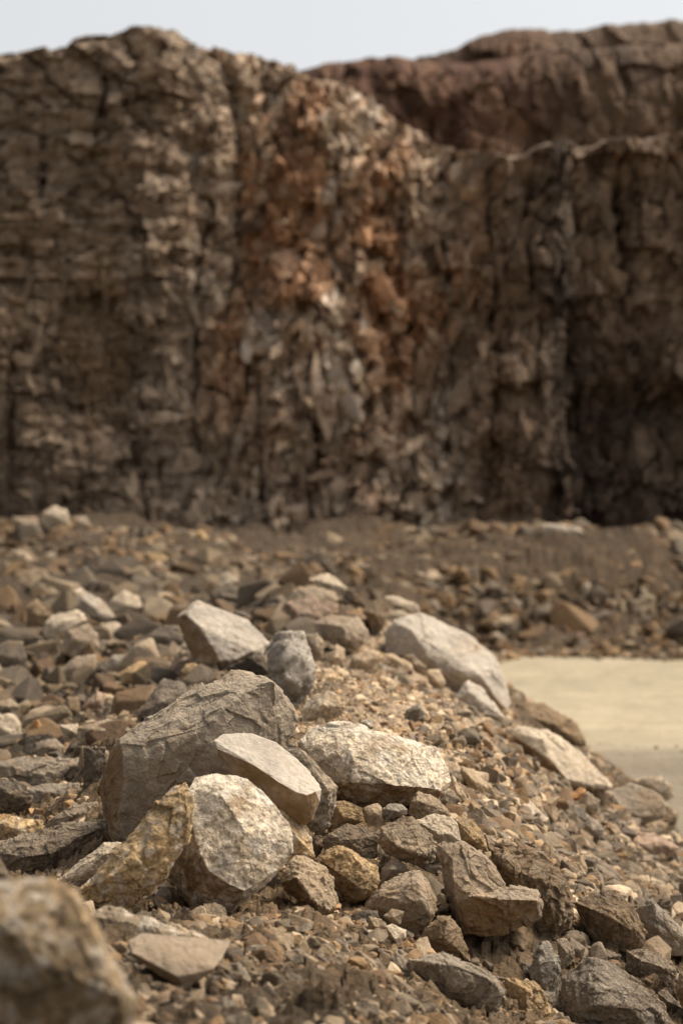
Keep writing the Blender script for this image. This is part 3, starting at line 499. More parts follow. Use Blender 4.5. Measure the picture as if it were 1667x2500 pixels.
def pts(s):
    out = []
    for t in s.split():
        v = [float(q) for q in t.split(',')]
        out.append((v[0], v[1], v[2] if len(v) > 2 else 0.0))
    return out

hero_out = []
for h in H:
    o = h[6] if isinstance(h[6], str) else ' '.join(h[6])
    P = pts(o)
    hero_out.append(P)
    if h[4]:
        x, y = stone_px(P)
        if y < 2500 and -60 < x < 1700:
            CTRL.append(tuple(px(x, y + 5, h[3])))
surf = Surf(CTRL, 0.03)

def ground(X, Y):
    return surf(X, Y)

# ---- quarry floor
fx = np.concatenate([-np.geomspace(400, 12, 14), np.linspace(-11, 11, 300), np.geomspace(12, 400, 14)])
fy = np.concatenate([[-30, -10, 0], np.linspace(3, 34, 420), np.geomspace(36, 400, 12)])
GX, GY = np.meshgrid(fx, fy)
GZ = 0.035 * fbm(np.stack([GX.ravel() * 0.5, GY.ravel() * 0.8, GX.ravel() * 0], 1), 5, 6, 0.6).reshape(GX.shape) * (np.abs(GX) < 12)
def grid_faces(nr, nc):
    i = np.arange(nr * nc).reshape(nr, nc)
    return np.stack([i[:-1, :-1].ravel(), i[:-1, 1:].ravel(), i[1:, 1:].ravel(), i[1:, :-1].ravel()], 1)
for y0, sl in ((19.2, 0.10), (20.9, 0.10), (22.6, -0.04), (24.3, -0.04), (25.6, 0.16)):
    yc = y0 + sl * (GX - 2.5) + 0.03 * (GX - 2.5) ** 2
    GZ = GZ - (0.030 * np.exp(-((GY - yc) / 0.16) ** 2) - 0.018 * np.exp(-((np.abs(GY - yc) - 0.30) / 0.12) ** 2)) * (np.abs(GX) < 10) * (0.7 + 0.5 * np.sin(GX * 9 + y0))
Vf = np.stack([GX.ravel(), GY.ravel(), GZ.ravel()], 1)
q = np.stack([Vf[:, 0] * 0.35, Vf[:, 1] * 1.2, Vf[:, 0] * 0], 1)
n1 = fbm(q, 21, 5); n2 = fbm(q * np.array((1.0, 3.0, 1)), 22, 4)
edge_y = 17.2 + 0.55 * fbm(np.stack([Vf[:, 0] * 1.5, Vf[:, 0] * 0, Vf[:, 0] * 0], 1), 23, 3)
near = 1 - sst(-1.2, 0.6, Vf[:, 1] - edge_y)
sand = np.array((0.315, 0.262, 0.175)); mud = np.array((0.200, 0.162, 0.113))
n3 = fbm(Vf * np.array((0.9, 0.7, 0)) + 3.3, 24, 5, 0.65); n4 = fbm(Vf * np.array((5.0, 2.5, 0)) + 7.3, 26, 4, 0.65)
Cf = sand * (1 + 0.10 * n1 + 0.07 * n2 + 0.26 * n3 + 0.16 * n4)[:, None]
trk = np.zeros(len(Vf))
for y0, sl in ((19.2, 0.10), (20.9, 0.10), (22.6, -0.04), (24.3, -0.04), (25.6, 0.16)):
    yc = y0 + sl * (Vf[:, 0] - 2.5) + 0.03 * (Vf[:, 0] - 2.5) ** 2
    trk += np.exp(-((Vf[:, 1] - yc) / 0.20) ** 2) * (0.6 + 0.6 * n3)
Cf = Cf * (1 + 0.16 * np.clip(trk, 0, 1))[:, None]
Cf = Cf * (1 - near[:, None]) + (mud * (1 + 0.2 * n1 + 0.15 * n2 + 0.2 * n3)[:, None]) * near[:, None]
m_floor = rock_material('dusty_floor', source='attr', s=1.0, mottle=0.12, stain=0.0, speck=0.16, edge=0.0, bump=0.8, bdist=0.012, rough=0.95, fine=45.0, warm=(1, 1, 1))
floor = link('quarry_floor', mesh_np('quarry_floor', Vf, grid_faces(*GX.shape), True, Cf, m_floor), kind='structure',
             label='pale dusty sand floor of the quarry', cat='ground')

# ---- earth of the mound and bank
NR, NC = 760, 680
ty = np.concatenate([np.geomspace(2.0, 20.0, NR - 190), np.linspace(20.06, 41, 190)])
tu = np.linspace(-1, 1, NC)
tw = np.clip((np.abs(tu) - 0.8) / 0.2, 0, 1)
TY = np.repeat(ty[:, None], NC, 1)
TX = tu[None] / 0.8 * (0.165 * TY + 0.4) + np.sign(tu)[None] * tw[None] ** 1.5 * (0.16 * TY + 1.2)
TZ = ground(TX, TY)
Q = np.stack([TX.ravel(), TY.ravel(), TZ.ravel()], 1)
lump = 0.040 * fbm(Q * 4.0, 31, 4) + 0.022 * fbm(Q * 17, 32, 3)
ft, fo = facets(Q * 14.0, 33)
lump += 0.014 * fo + 0.026 * ft
ft2, fo2 = facets(Q * 38.0, 38)
lump += (0.006 * fo2 + 0.009 * ft2) * (1 - sst(11, 16, Q[:, 1]))
far = sst(12, 26, Q[:, 1])
lump += far * (0.16 * fbm(Q * 1.3, 34, 3))
lump += sst(29.5, 32.5, Q[:, 1]) * (0.20 * fbm(Q * 0.6, 36, 4) + 0.04)
lump += sst(33.0, 37.5, Q[:, 1]) * (0.22 + 0.45 * fbm(Q * np.array((0.8, 0.4, 0.8)), 37, 4)) * (1 - sst(3.0, 3.8, Q[:, 0]))
Vt = Q.copy(); Vt[:, 2] += lump
big = fbm(Q * np.array((0.8, 0.5, 0.8)), 35, 4)
soil = np.array((0.115, 0.08, 0.046)); soil2 = np.array((0.20, 0.14, 0.083)); soil3 = np.array((0.50, 0.385, 0.275))
t1 = sst(-0.3, 0.4, big)[:, None]
Ct = soil * (1 - t1) + soil2 * t1
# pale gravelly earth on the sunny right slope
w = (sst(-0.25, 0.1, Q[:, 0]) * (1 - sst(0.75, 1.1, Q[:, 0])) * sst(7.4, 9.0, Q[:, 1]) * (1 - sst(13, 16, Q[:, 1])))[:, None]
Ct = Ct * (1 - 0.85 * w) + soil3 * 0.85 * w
wb = (sst(25, 27.5, Q[:, 1]))[:, None]
Ct = Ct * (1 - wb) + np.array((0.075, 0.050, 0.028)) * (1 + 0.35 * big[:, None]) * wb
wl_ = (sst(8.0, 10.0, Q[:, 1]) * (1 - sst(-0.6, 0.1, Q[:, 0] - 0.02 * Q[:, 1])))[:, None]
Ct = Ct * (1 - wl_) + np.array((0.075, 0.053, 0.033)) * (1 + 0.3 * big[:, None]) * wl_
Ct = Ct * (1 - 0.42 * (1 - sst(5.2, 6.6, Q[:, 1])))[:, None]  # near soil darkened to paint in the foreground shadow
Ct = Ct * (1 + 0.35 * fo[:, None])
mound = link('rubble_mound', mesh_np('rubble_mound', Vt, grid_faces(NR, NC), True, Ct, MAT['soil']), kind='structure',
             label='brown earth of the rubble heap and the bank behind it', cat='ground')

# ---- quarry faces
def cliff(name, X0, X1, nx, z0, nz, ztop, yface, tops, shade, blocks, top_back, label, seed, joint=0.16):
    """rock face over (x, z) seen from the front, closed at the top by a ledge running back"""
    xs = np.linspace(X0, X1, nx)
    zt = ztop(xs)
    t = np.linspace(0, 1, nz)
    XX = np.repeat(xs[None], nz, 0)
    ZZ = z0 + (zt[None] - z0) * t[:, None]
    shp = XX.shape
    x, z = XX.ravel(), ZZ.ravel()
    y, info = yface(x, z, zt[None].repeat(nz, 0).ravel())
    V = np.stack([x, y, z], 1)
    C = shade(x, z, info)
    # the ledge behind the edge
    nb = 26
    rows, cols = [V], [C]
    last = V[-nx:]
    lastc = C[-nx:]
    for k in range(1, nb):
        s = (k / (nb - 1)) ** 1.5 * top_back
        R = last.copy()
        R[:, 1] += s
        R[:, 2] += tops(R[:, 0], s) + 0.10 * fbm(np.stack([R[:, 0] * 2.2, R[:, 1] * 2.2, R[:, 0] * 0 + seed], 1), seed + 70, 4) * min(1, k / 3)
        rows.append(R); cols.append(lastc * 0.0 + np.array((0.17, 0.135, 0.10)) * (1 + 0.4 * vnoise(R * 3.1, seed))[:, None])
    V = np.concatenate(rows); C = np.concatenate(cols)
    G = grid_faces(nz + nb - 1, nx)
    T = np.concatenate([G[:, [0, 1, 2]], G[:, [0, 2, 3]]])
    if blocks:
        bv, bt, bc = blocks(lambda xq, zq: yface(xq, zq, ztop(xq))[0], ztop)
        T = np.concatenate([T, bt + len(V)]); V = np.concatenate([V, bv]); C = np.concatenate([C, bc])
    return link(name, mesh_np(name, V, T, False, C, MAT['cliff']), kind='structure', label=label, cat='cliff')

def shard(r, kind):
    if kind == 'box':
        P = np.array([(x, y, z) for x in (-.5, .5) for y in (-.5, .5) for z in (-.5, .5)]) + r.normal(0, 0.055, (8, 3))
    else:
        n = r.integers(8, 13)
        P = r.normal(size=(n, 3)); P /= np.linalg.norm(P, axis=1)[:, None]
        P *= 0.55
    bm = bmesh.new()
    for p in P: bm.verts.new(p)
    bmesh.ops.convex_hull(bm, input=bm.verts)
    bmesh.ops.delete(bm, geom=[v for v in bm.verts if not v.link_faces], context='VERTS')
    bmesh.ops.triangulate(bm, faces=bm.faces)
    bm.verts.index_update()
    V = np.array([v.co[:] for v in bm.verts]); T = np.array([[v.index for v in f.verts] for f in bm.faces])
    bm.free()
    return V, T
_r = np.random.default_rng(77)
BOXES = [shard(_r, 'box') for _ in range(24)]
FLAKES = [shard(_r, 'flake') for _ in range(40)]

def embed(yf, ztop, rng, n, xr, zr, size, aspect, lean, kinds, colour, depth, wobble=0.12, dens=None):
    """angular blocks sunk into the face, returned as arrays to be joined with it"""
    x = rng.uniform(xr[0], xr[1], n); z = rng.uniform(zr[0], zr[1], n)
    k = z < ztop(x) - 0.22
    if dens is not None: k &= rng.uniform(0, 1, n) < dens(x, z)
    x, z = x[k], z[k]; n = len(x)
    y = yf(x, z)
    sz = np.exp(rng.normal(math.log(size[0]), size[1], n)); sz = np.clip(sz, size[2], size[3])
    sx = sz * np.exp(rng.normal(math.log(aspect[0]), 0.3, n)); sh_ = sz * np.exp(rng.normal(math.log(aspect[1]), 0.3, n)); sy = np.minimum(sx, sh_) * rng.uniform(0.7, 1.2, n)
    y = y + rng.uniform(depth[0], depth[1], n) * sy + 0.12 * sy
    roll = rng.normal(lean, wobble * 1.6, n); pit = rng.normal(0, wobble, n); yaw = rng.normal(0, wobble * 1.8, n)
    cr, sr, cp, sp, cy_, sy_ = np.cos(roll), np.sin(roll), np.cos(pit), np.sin(pit), np.cos(yaw), np.sin(yaw)
    Rr = np.zeros((n, 3, 3)); Rr[:, 1, 1] = 1; Rr[:, 0, 0] = cr; Rr[:, 0, 2] = sr; Rr[:, 2, 0] = -sr; Rr[:, 2, 2] = cr
    Rp = np.zeros((n, 3, 3)); Rp[:, 0, 0] = 1; Rp[:, 1, 1] = cp; Rp[:, 1, 2] = -sp; Rp[:, 2, 1] = sp; Rp[:, 2, 2] = cp
    Ry = np.zeros((n, 3, 3)); Ry[:, 2, 2] = 1; Ry[:, 0, 0] = cy_; Ry[:, 0, 1] = -sy_; Ry[:, 1, 0] = sy_; Ry[:, 1, 1] = cy_
    R = Ry @ Rp @ Rr
    S = np.stack([sx, sy, sh_], 1)
    C = colour(x, z, rng)
    pick = rng.integers(0, len(kinds), n)
    Vs, Ts, Cs, off = [], [], [], 0
    for b, (V, T) in enumerate(kinds):
        i = np.where(pick == b)[0]
        if not len(i): continue
        W = np.einsum('nij,nvj->nvi', R[i], V[None] * S[i][:, None]) + np.stack([x[i], y[i], z[i]], 1)[:, None]
        m = len(V)
        Vs.append(W.reshape(-1, 3)); Ts.append((T[None] + (off + np.arange(len(i)) * m)[:, None, None]).reshape(-1, 3)); Cs.append(np.repeat(C[i], m, 0))
        off += m * len(i)
    return np.concatenate(Vs), np.concatenate(Ts), np.concatenate(Cs)

def joined(parts):
    Vs, Ts, Cs, off = [], [], [], 0
    for V, T, C in parts:
        Vs.append(V); Ts.append(T + off); Cs.append(C); off += len(V)
    return np.concatenate(Vs), np.concatenate(Ts), np.concatenate(Cs)

def blocky(x, z, sx, sz, seed, metric='c', skew=0.0, wob=0.22):
    P = np.stack([x / sx + skew * z / sx, z / sz], 1)
    W = np.stack([x / sx, z / sz, x * 0], 1)
    P = P + wob * np.stack([fbm(W * 0.9, seed + 50, 4, 0.6), fbm(W * 0.9, seed + 51, 4, 0.6)], 1)
    return cells2(P, seed, metric)

YF = 38.0
def at_cliff(xp, d): return (xp - CX) / F * d
PROF = [(-700, 150), (-300, 150), (0, 125), (70, 115), (150, 106), (235, 92), (285, 74), (330, 68), (380, 70), (415, 70), (440, 92), (455, 110), (520, 138), (545, 141), (575, 145), (600, 150), (640, 166), (720, 190), (790, 205), (870, 232), (915, 250), (960, 295), (1060, 350), (1130, 388), (1240, 384), (1400, 362), (1530, 345), (1667, 330), (2200, 300)]
XA, XB, XC = at_cliff(455, YF), at_cliff(1130, YF), at_cliff(1392, YF)
def ztop_main(xs):
    p = xs / YF * F + CX
    y = np.interp(p, [a for a, b in PROF], [b for a, b in PROF])
    jag = 0.05 * fbm(np.stack([xs * 3, xs * 0, xs * 0], 1), 91, 4) + 0.035 * np.round(2 * vnoise(np.stack([xs * 2.2, xs * 0, xs * 0], 1), 92))
    m = (1 - left_of(xs)) * (1 - right_of(xs))
    z = CAM_H - (y - CY) / F * YF
    for _ in range(4):
        z = CAM_H - (y - CY) / F * (YF + 0.11 * (z - 1.5) + m * (0.22 * (z - 1.5) + 0.5) + 1.1 * (xs > XC))
    return z + jag
def left_of(x): return 1 - sst(XA - 0.9, XA + 1.1, x)
def right_of(x): return sst(XB - 0.5, XB + 0.7, x)
def yface_main(x, z, zt):
    y = np.full_like(x, YF) + 0.11 * (z - 1.5)
    left, right = left_of(x + 0.25 * vnoise(np.stack([z * 0.8, z * 0, z * 0], 1), 69) + 0.5 * fbm(np.stack([x * 1.5, z * 1.5, z * 0], 1), 82, 4)), right_of(x)
    mid = np.clip(1 - left - right, 0, 1)
    below = zt - z
    # the broken middle leans back towards its top, the right wall stands further back beyond a dark corner
    y += mid * (0.22 * (z - 1.5) + 0.5 * np.exp(-below / 1.2) - 0.55 * np.sin(np.clip((x - XA) / (XB - XA), 0, 1) * math.pi))
    xw = x + 0.18 * fbm(np.stack([x * 0.4, z * 0.9, x * 0], 1), 68, 4)
    corner = sst(XC - 0.05, XC + 0.05, xw)
    y += 1.1 * corner
    # undercut lower part of the dark recess
    zl = CAM_H - (940 - CY) / F * 40
    y += corner * 0.6 * (1 - sst(zl - 0.35, zl + 0.25, z + 0.5 * fbm(np.stack([x * 1.4, z * 0.6, x * 0], 1), 76, 4)))
    # gullies and ribs of the broken middle
    y += mid * (0.32 * fbm(np.stack([x * 1.0 + 0.25 * z, z * 0.30, x * 0], 1), 77, 4, 0.55) + 0.22 * fbm(np.stack([x * 1.2, z * 1.5, x * 0], 1), 78, 4, 0.6))
    y += right * 0.30 * fbm(np.stack([x * 1.3, z * 0.25, x * 0], 1), 81, 4)
    # bulges
    y += 0.45 * fbm(np.stack([x * 0.35, z * 0.35, x * 0], 1), 61, 3)
    a = blocky(x, z, 1.15, 0.75, 101, 'c', 0.0, 0.10)
    b = blocky(x, z, 0.55, 0.28, 102, 'c', 0.0, 0.14)
    c = blocky(x, z, 0.24, 0.14, 103)
    b2 = blocky(x, z, 0.38, 0.62, 108, 'c', 0.0, 0.12)
    e1 = blocky(x, z, 0.50, 0.95, 104, 'e', 0.35, 0.08)
    e2 = blocky(x, z, 0.22, 0.42, 105, 'e', -0.35, 0.08)
    e3 = blocky(x, z, 0.12, 0.17, 106, 'e', 0.3, 0.08)
    def rel(t, amp_o, amp_t, jw, jd):
        return amp_o * t[1] + amp_t * t[0] + jd * (1 - sst(0.0, jw, t[2]))
    P3 = np.stack([x, z, x * 0], 1)
    bed = fbm(P3 * np.array((0.9, 4.5, 1)), 63, 4, 0.6)
    ver = fbm(P3 * np.array((3.6, 0.9, 1)), 64, 4, 0.6)
    crk = np.abs(fbm(P3 * np.array((1.1, 2.6, 1)), 65, 4, 0.6))
    crv = np.abs(fbm(P3 * np.array((2.4, 0.7, 1)), 67, 4, 0.6))
    L = rel(a, 0.15, 0.20, 0.04, 0.16) + rel(b, 0.08, 0.16, 0.05, 0.03) + rel(c, 0.03, 0.10, .05, 0.0) + 0.10 * bed + 0.06 * ver
    M = rel(e1, 0.16, 0.42, 0.05, 0.0) + rel(e2, 0.09, 0.36, 0.05, 0.0) + rel(e3, 0.04, 0.17, 0.05, 0.0) + 0.06 * ver
    Rr = rel(a, 0.20, 0.24, 0.04, 0.14) + rel(b2, 0.10, 0.18, 0.04, 0.06) + rel(e2, 0.05, 0.16, 0.1, 0.0) + 0.03 * ver + 0.10 * (1 - sst(0.0, 0.05, crv))
    y += left * L + mid * M + right * Rr
    # upright open joints
    for xj, wj, dj, zlo, zhi in ((at_cliff(85, YF), 0.07, 0.35, 6.8, 7.7), (at_cliff(232, YF), 0.05, 0.25, 7.6, 8.9), (at_cliff(40, YF), 0.07, 0.3, 2.0, 4.4), (at_cliff(560, YF), 0.06, 0.25, 5, 8), (at_cliff(1300, YF), 0.05, 0.3, 3.5, 7), (at_cliff(1510, 40), 0.08, 0.4, 5, 7.2), (at_cliff(770, YF), 0.06, 0.3, 2, 5), (at_cliff(640, YF), 0.05, 0.3, 1.5, 4.2), (at_cliff(480, YF), 0.05, 0.3, 2.5, 6.5), (at_cliff(900, YF), 0.05, 0.3, 3, 6.4), (at_cliff(1010, YF), 0.05, 0.3, 1.4, 4.6), (at_cliff(350, YF), 0.05, 0.25, 1.5, 4.0), (at_cliff(1210, YF), 0.05, 0.35, 2.0, 6.6), (at_cliff(1100, YF), 0.05, 0.3, 2.6, 6.0)):
        wv = xj + 0.10 * vnoise(np.stack([z * 1.3, z * 0 + xj, z * 0], 1), 66)
        y += dj * np.exp(-((x - wv) / wj) ** 2) * sst(zlo - .2, zlo + .2, z) * (1 - sst(zhi - .2, zhi + .2, z))
    y += 0.03 * fbm(np.stack([x * 9, z * 9, x * 0], 1), 62, 3)
    return y, (a, b, c, e1, e2, e3, left, mid, right, corner)
def pal(t, cols):
    n = len(cols) - 1
    t = np.clip(t, 0, 0.9999) * n
    i = t.astype(int)
    f = (t - i)[:, None]
    cols = np.array(cols)
    return cols[i] * (1 - f) + cols[i + 1] * f
GREYS = [(0.12, 0.092, 0.065), (0.25, 0.20, 0.145), (0.37, 0.305, 0.23), (0.48, 0.40, 0.31)]
RUSTS = [(0.13, 0.075, 0.042), (0.26, 0.145, 0.072), (0.35, 0.205, 0.11), (0.52, 0.37, 0.27)]
def shade_main(x, z, info):
    a, b, c, e1, e2, e3, left, mid, right, corner = info
    P = np.stack([x, z, x * 0], 1)
    m1 = fbm(P * 0.55, 71, 4); m2 = fbm(P * np.array((1.6, 0.5, 1)), 72, 4); m3 = fbm(P * 2.5, 73, 3)
    m4 = fbm(P * np.array((2.2, 7.0, 1)), 74, 4, 0.6); m5 = fbm(P * np.array((5.0, 1.1, 1)), 75, 4, 0.6)
    vL = 0.30 * a[3] + 0.22 * b[3] + 0.2 * c[3] + 0.15 + 0.45 * m4 + 0.25 * m5 + 0.2 * m3
    cL = pal(vL, GREYS)
    och = sst(0.12, 0.5, m1 + 0.5 * m2)[:, None]
    for xc, yc, rx, ry in ((260, 440, 70, 60), (150, 740, 130, 60), (40, 620, 60, 200), (420, 240, 40, 90), (30, 900, 60, 200)):
        xx = at_cliff(xc, YF); zz = CAM_H - (yc - CY) / F * YF
        och = np.maximum(och, (0.75 * np.exp(-((x - xx) / (rx / F * YF)) ** 2 - ((z - zz) / (ry / F * YF)) ** 2) * (0.75 + 0.7 * m3))[:, None])
    cL = cL * (1 - 0.7 * och) + np.array((0.23, 0.16, 0.088)) * 0.7 * och
    vM = 0.14 + 0.16 * e1[3] + 0.40 * e2[3] + 0.30 * e3[3] + 0.38 * m5 + 0.22 * fbm(P * 0.8, 83, 3)
    vM = np.clip(vM, 0, 1)
    cM = pal(vM ** 1.55, GREYS + [(0.80, 0.73, 0.64)])
    dl = (x - at_cliff(560, YF)) / (at_cliff(1020, YF) - at_cliff(560, YF))        # a rusty band falls to the right across the middle
    zb = 7.4 - 2.6 * dl
    band = np.exp(-((z - zb) / 1.25) ** 2) * sst(-0.2, 0.1, dl) * (1 - sst(1.05, 1.3, dl))
    rus = sst(0.0, 0.7, 0.40 * m1 + 0.75 * m2 + 0.40 * m5 - 0.06 + 0.55 * band + 0.5 * (e2[4] - 0.5) + 0.25 * np.exp(-((x - at_cliff(900, YF)) / 1.3) ** 2 - ((z - 5.2) / 1.9) ** 2))[:, None]
    cM = cM * (1 - 0.85 * rus) + pal(e2[3] * 0.6 + e3[3] * 0.4, RUSTS) * 0.85 * rus
    # debris covered lower right of the middle is greyer
    g = (sst(2.0, 5.0, 7.0 - z) * 0.5)[:, None]
    cM = cM * (1 - g) + pal(vM, [(0.15, 0.12, 0.09), (0.32, 0.265, 0.20), (0.52, 0.45, 0.36)]) * g
    vR = 0.2 * a[3] + 0.3 * e2[3] + 0.25 * c[3] + 0.15 + 0.25 * m5 + 0.2 * m4
    cR = pal(vR, [(0.085, 0.06, 0.04), (0.20, 0.15, 0.105), (0.34, 0.275, 0.205)])
    damp = sst(0.0, 0.5, m2 + 0.3 * m1)[:, None]
    cR = cR * (1 - 0.5 * damp) + np.array((0.10, 0.06, 0.032)) * 0.5 * damp
    # shade of the recess, painted as a darker rock colour
    recess_shade = (corner * (1 - sst(3.4, 5.4, z + 0.5 * m3)))[:, None]
    cR = cR * (1 - 0.5 * recess_shade) + np.array((0.05, 0.042, 0.034)) * 0.5 * recess_shade
    # pale broken debris lies along the falling crest of the middle
    crest = (mid * np.exp(-np.maximum(ztop_main(x) - z, 0) / 0.35) * (0.5 + 0.5 * e3[3]))[:, None]
    cM = cM * (1 - 0.7 * crest) + np.array((0.42, 0.36, 0.29)) * 0.7 * crest
    cR = cR * (1 - 0.72 * np.exp(-((x - XC + 0.1) / 0.38) ** 2))[:, None]       # shade painted down the corner, subdues its sunlit edge
    strk = sst(0.15, 0.45, fbm(P * np.array((4.2, 0.35, 1)), 84, 4, 0.6))[:, None]
    cM = cM * (1 - 0.35 * strk) + np.array((0.10, 0.062, 0.036)) * 0.35 * strk
    cL = cL * (1 - 0.30 * strk) + np.array((0.12, 0.078, 0.045)) * 0.30 * strk
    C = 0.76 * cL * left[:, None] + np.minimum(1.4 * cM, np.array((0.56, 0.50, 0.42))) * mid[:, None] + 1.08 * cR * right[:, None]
    return C
def choose(rng, n, cols, wts, j=0.2):
    w = np.array(wts, float); w /= w.sum()
    return np.array(cols)[rng.choice(len(cols), n, p=w)] * rng.uniform(1 - j, 1 + j, (n, 1))
GREY_W = [(0.30, 0.245, 0.18), (0.22, 0.175, 0.125), (0.38, 0.315, 0.24), (0.30, 0.20, 0.10), (0.17, 0.13, 0.09)]
PALE_W = [(0.26, 0.215, 0.16), (0.38, 0.32, 0.25), (0.68, 0.61, 0.52), (0.34, 0.20, 0.11), (0.27, 0.14, 0.065), (0.15, 0.105, 0.07), (0.46, 0.32, 0.22)]
DARK_W = [(0.19, 0.145, 0.10), (0.27, 0.215, 0.155), (0.12, 0.085, 0.055), (0.20, 0.125, 0.065), (0.34, 0.28, 0.21)]
def main_blocks(yf, zt):
    r = np.random.default_rng(31)
    def same(x, z, rng):
        # broken pieces keep the colour of the bed they stand in
        info = yface_main(x, z, zt(x))[1]
        return shade_main(x, z, info) * np.exp(rng.normal(0, 0.22, (len(x), 1)))
    lo = (-12.5, XA + 0.6); mi = (XA - 0.4, XB + 0.9); ri = (XB - 0.3, 12.5)
    return joined([
        embed(yf, zt, r, 4800, lo, (0.6, 9.0), (0.13, 0.6, 0.04, 0.5), (1.1, 0.9), -0.08, FLAKES, same, (0.24, 0.42), 0.2),
        embed(yf, zt, r, 3700, lo, (0.6, 5.4), (0.16, 0.5, 0.05, 0.5), (0.55, 1.8), -0.14, FLAKES, same, (0.20, 0.42), 0.12),
        embed(yf, zt, r, 500, mi, (0.6, 9.2), (0.26, 0.45, 0.12, 0.6), (0.7, 1.4), 0.15, FLAKES, same, (0.26, 0.42), 0.4),
        embed(yf, zt, r, 5200, mi, (0.6, 9.2), (0.085, 0.62, 0.03, 0.36), (0.7, 1.4), 0.2, FLAKES, same, (0.14, 0.42), 0.5),
        embed(yf, zt, r, 5600, ri, (0.6, 7.9), (0.12, 0.60, 0.04, 0.5), (0.75, 1.5), 0.0, FLAKES, same, (0.22, 0.42), 0.22),
    ])
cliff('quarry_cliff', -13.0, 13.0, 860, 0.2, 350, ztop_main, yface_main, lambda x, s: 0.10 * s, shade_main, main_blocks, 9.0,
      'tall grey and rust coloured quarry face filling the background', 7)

def prof_fn(P, d):
    def f(xs):
        p = xs / d * F + CX
        y = np.interp(p, [a for a, b in P], [b for a, b in P])
        z = CAM_H - (y - CY) / F * d
        for _ in range(4): z = CAM_H - (y - CY) / F * (d + 0.25 * (z - 8) + 1.2)
        return z + 0.12 * fbm(np.stack([xs * 1.2, xs * 0 + d, xs * 0], 1), 93, 4)
    return f
def upper(d, seed, base_cols):
    def yf(x, z, zt):
        a = blocky(x, z, 1.1, 1.6, seed, 'c', 0.1)
        e = blocky(x, z, 0.5, 0.8, seed + 1, 'e', 0.2)
        y = d + 0.25 * (z - 8) + 0.22 * fbm(np.stack([x * 2.5, z * 1.4, x * 0], 1), seed + 8, 4, 0.6) + 0.8 * fbm(np.stack([x * 0.25, z * 0.25, x * 0], 1), seed + 2, 3)
        y += 0.12 * a[1] + 0.22 * a[0] + 0.06 * e[1] + 0.18 * e[0] + 0.06 * (1 - sst(0, .1, e[2]))
        y += 1.2 * np.exp(-(zt - z) / 0.6)
        return y, (a, e)
    def sh(x, z, info):
        a, e = info
        P = np.stack([x, z, x * 0], 1)
        m1 = fbm(P * np.array((0.6, 0.25, 1)), seed + 5, 4)
        C = pal(0.35 * a[3] + 0.4 * e[3] + 0.25 + 0.35 * m1, base_cols)
        px_ = x / d * F + CX
        gr = (sst(1250, 1450, px_ + 120 * m1) * 0.7)[:, None]
        return C * (1 - gr) + pal(0.5 * a[3] + 0.5 * e[3], [(0.06, 0.045, 0.03), (0.12, 0.09, 0.06), (0.18, 0.14, 0.10)]) * gr
    return yf, sh
def up_blocks(d, seed, f):
    def fn(yf, zt):
        r = np.random.default_rng(seed)
        def c(x, z, rng):
            q = x / d * F + CX
            a = choose(rng, len(x), [(0.085, 0.042, 0.024), (0.13, 0.068, 0.04), (0.05, 0.026, 0.016), (0.17, 0.11, 0.07)], (3, 2, 2, 0.7))
            b = choose(rng, len(x), [(0.14, 0.10, 0.066), (0.20, 0.15, 0.10), (0.09, 0.06, 0.04)], (2, 1, 2))
            return f * np.where((rng.uniform(0, 1, len(x)) < sst(1150, 1500, q))[:, None], b, a)
        return joined([embed(yf, zt, r, 1500, (-12, 20), (7.0, 14.0), (0.22, 0.5, 0.08, 0.8), (0.8, 1.5), 0.05, FLAKES, c, (0.25, 0.42), 0.2)])
    return fn
yf, sh = upper(60.0, 201, [(0.032, 0.018, 0.012), (0.065, 0.034, 0.021), (0.10, 0.054, 0.034), (0.15, 0.092, 0.06)])
cliff('upper_cliff', -13, 21, 560, 2.0, 200, prof_fn([(-400, 240), (500, 185), (700, 168), (740, 160), (830, 143), (900, 135), (960, 136), (1010, 142), (1060, 148), (1100, 150), (1150, 152), (1250, 138), (1350, 125), (1500, 118), (1667, 108), (2400, 90)], 60.0), yf, lambda x, s: 0.02 * s, sh, up_blocks(60.0, 41, 1.0), 14.0,
      'reddish brown upper quarry bench behind the main face', 8)
yf2, sh2 = upper(73.0, 301, [(0.03, 0.02, 0.014), (0.06, 0.035, 0.022), (0.10, 0.06, 0.036), (0.13, 0.08, 0.05)])
cliff('far_cliff', -2, 26, 380, 4.0, 110, prof_fn([(500, 230), (900, 200), (1000, 150), (1030, 142), (1080, 130), (1130, 120), (1190, 97), (1240, 84), (1290, 76), (1400, 71), (1450, 67), (1550, 60), (1667, 48), (2400, 10)], 73.0), yf2, lambda x, s: 0.05 * s, sh2, up_blocks(73.0, 42, 0.75), 12.0,
      'dark brown topmost quarry bench on the skyline', 9)

# ------------------------------------------------------------------ stones: shape tools
def hull_bm(clouds):
    bm = bmesh.new()
    for C in clouds:
        b = bmesh.new()
        for p in C:
            b.verts.new(p)
        bmesh.ops.convex_hull(b, input=b.verts)
        junk = [v for v in b.verts if not v.link_faces]
        bmesh.ops.delete(b, geom=junk, context='VERTS')
        me = bpy.data.meshes.new('t'); b.to_mesh(me); b.free()
        bm.from_mesh(me); bpy.data.meshes.remove(me)
    return bm

